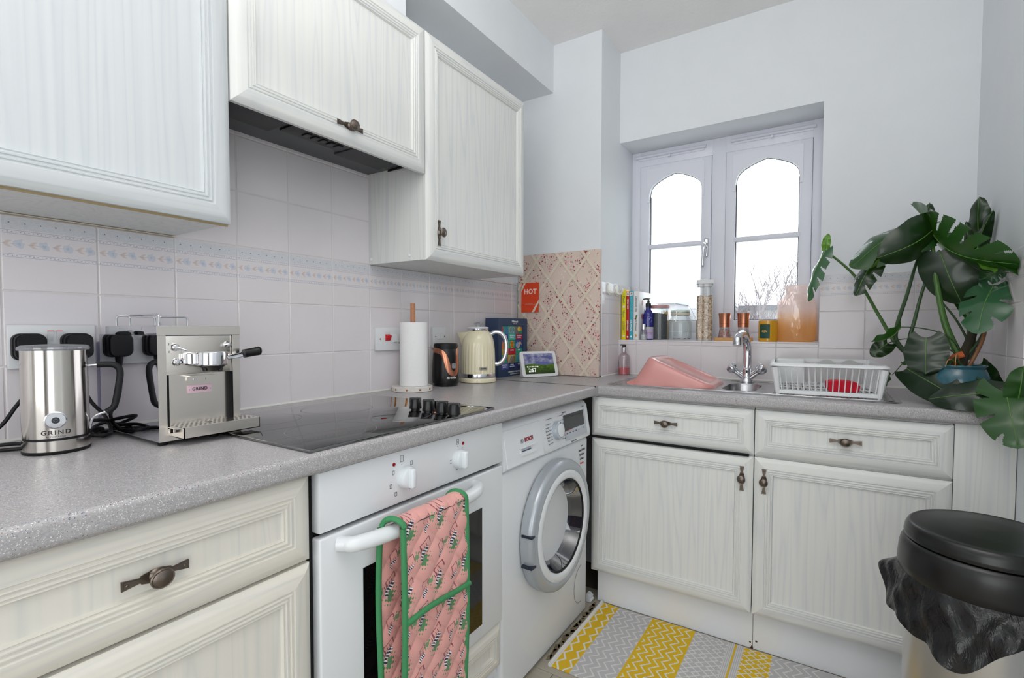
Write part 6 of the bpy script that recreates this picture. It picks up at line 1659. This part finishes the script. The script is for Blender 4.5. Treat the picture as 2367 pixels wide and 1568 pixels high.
stem([(1.640, .93, 1.000), (1.665, .88, .965), (1.700, .82, .935), (1.714, .79, .930)], .0036, .0030, M_stemd)
stem([(1.655, .955, .960), (1.655, .955, 1.00), (1.672, .975, 1.045), (1.685, .99, 1.085)], .016, .010, textured('crown_stem', (44, 40, 26), .8, nscale=50, amt=.3, bumps=.6, bdist=.004), 'main_stem')
MB().tube([L_(p) for p in smooth_path([(1.640, .945, .975), (1.632, .935, 1.005), (1.655, .930, 1.020)], 4)], .010, 8, flat=.6).build('dry_sheath', textured('dry_sheath', (176, 84, 36), .7, nscale=60, amt=.2), pt)
rr4 = random.Random(4)
for k in range(6):
    a = rr4.uniform(2.6, 4.6); x, y = 1.645 + .05 * math.cos(a), .925 + .05 * math.sin(a)
    stem([(1.65, .94, .985), (x, y, 1.010 + rr4.uniform(-.01, .015)), (x + .02 * math.cos(a), y + .02 * math.sin(a), .985)], .0016, .0010, textured('root_tan%d' % k, (170, 130, 80), .7), 'aerial_root')

# ------------------------------------------------------------------ view through the window
gnd = MB().box(-120, 120, 8, 260, -9.2, -9.0).build('ground', textured('far_ground', (150, 156, 140), .9, nscale=.3, bumps=0), smooth=False)
struct(gnd)
M_bwhite = plain('render_white', (186, 186, 190), .8); M_brick = plain('red_brick', (136, 62, 52), .9); M_bglass = plain('far_window_glass', (60, 84, 120), .2); M_roofg = plain('roof_grey', (84, 88, 98), .7)
def building(label, x0, x1, y0, dep, z1, storeys, brick=0, cols=5, setback=False):
    t = thing('apartment_building', label, 'building', (x0, y0, -9.0), 0)
    w = x1 - x0; h = z1 + 9.0; sh = 2.9
    MB().box(0, w, 0, dep, 0, h).build('wall', M_bwhite, t, smooth=False)
    if brick: MB().box(-.05, w * brick, -.12, .1, 0, h - sh * 1.1).build('brick_wall', M_brick, t, smooth=False)
    MB().box(-.5, w + .5, -.6, dep + .3, h, h + .35).build('roof_slab', M_roofg if brick else M_bwhite, t, smooth=False)
    if setback: MB().box(w * .2, w * .7, 1.0, dep, h + .35, h + 2.1).box(w * .15, w * .75, .4, dep, h + 2.1, h + 2.35).build('penthouse', M_bwhite, t, smooth=False)
    for s_ in range(storeys):
        for c in range(cols):
            xx = w * (c + .5) / cols; zz = h - sh * (s_ + 1) + .9
            wd = w / cols * .30
            f = MB().box(xx - wd, xx + wd, -.22, .0, zz, zz + 1.5).build('window', M_bwhite, t, smooth=False)
            MB().box(xx - wd * .88, xx + wd * .88, -.26, -.2, zz + .12, zz + 1.38).build('pane', M_bglass, f, smooth=False)
    return t
building('white flat-roofed apartment block seen through the left window pane', -11.6, -8.6, 40, 10, 1.1, 2, cols=4, setback=True)
building('far white terrace low behind the glass jar, through the left window pane', -15.5, -11.0, 62, 10, 1.9, 2, cols=4)
building('white block with blue glass behind the oats container, left window pane', -7.6, -6.0, 40, 8, 2.7, 2, cols=3)
building('brick and white block with blue windows seen between the mills and the vase', -4.0, -1.2, 40, 8, 2.5, 2, brick=.45, cols=5)
building('red brick block with a grey roof low behind the mills, right window pane', -7.2, -4.9, 52, 8, 2.7, 2, brick=1.0, cols=4)
building('tall white block behind the bare trees at the right window pane edge', -3.2, .6, 64, 10, 3.3, 2, brick=.2, cols=5)
M_bark = plain('pale_bark', (112, 104, 108), .9)
def bare_tree(label, x, y, h, seed, lean=0.0):
    t = thing('bare_tree', label, 'tree', (x, y, -9.0)); r = random.Random(seed); m = MB(); trunk = MB()
    trunk.tube([(0, 0, 0), (lean * .4, 0, h * .35), (lean, 0, h * .62)], [.16, .12, .075], 7)
    trunk.build('trunk', M_bark, t)
    def br(p, d, L, rad, lev):
        q = p; pts = [tuple(p)]
        for k in range(3):
            d = (d + Vector((r.uniform(-.16, .16), r.uniform(-.16, .16), r.uniform(-.02, .16)))).normalized(); q = q + d * (L / 3); pts.append(tuple(q))
        m.tube(pts, [rad, rad * .85, rad * .7, rad * .5], 4)
        if lev:
            for k in range(4 if lev > 1 else 5):
                tt = r.uniform(.25, 1.0); i = min(int(tt * 3), 2); bp = Vector(pts[i]).lerp(Vector(pts[i + 1]), tt * 3 - i)
                a = r.uniform(0, 6.28); nd = (d * 1.0 + Vector((math.cos(a), math.sin(a), .35)) * .75).normalized()
                br(bp, nd, L * .62, rad * .58, lev - 1)
    for k in range(9):
        z = h * (.30 + .33 * k / 8); a = k * 2.4
        br(Vector((lean * z / h, 0, z)), Vector((math.cos(a) * .55, math.sin(a) * .55, 1)).normalized(), h * .26, .060, 3)
    b = m.build('branches', M_bark, t, smooth=False); b['kind'] = 'stuff'
    return t
bare_tree('bare winter birch in the middle of the right window pane', -1.75, 30, 13.6, 5)
bare_tree('bare winter tree by the right edge of the window, above the vase', -.6, 36.4, 14.0, 11, .3)
bare_tree('small bare tree beside the red brick block, right window pane', -2.15, 22, 11.3, 17)
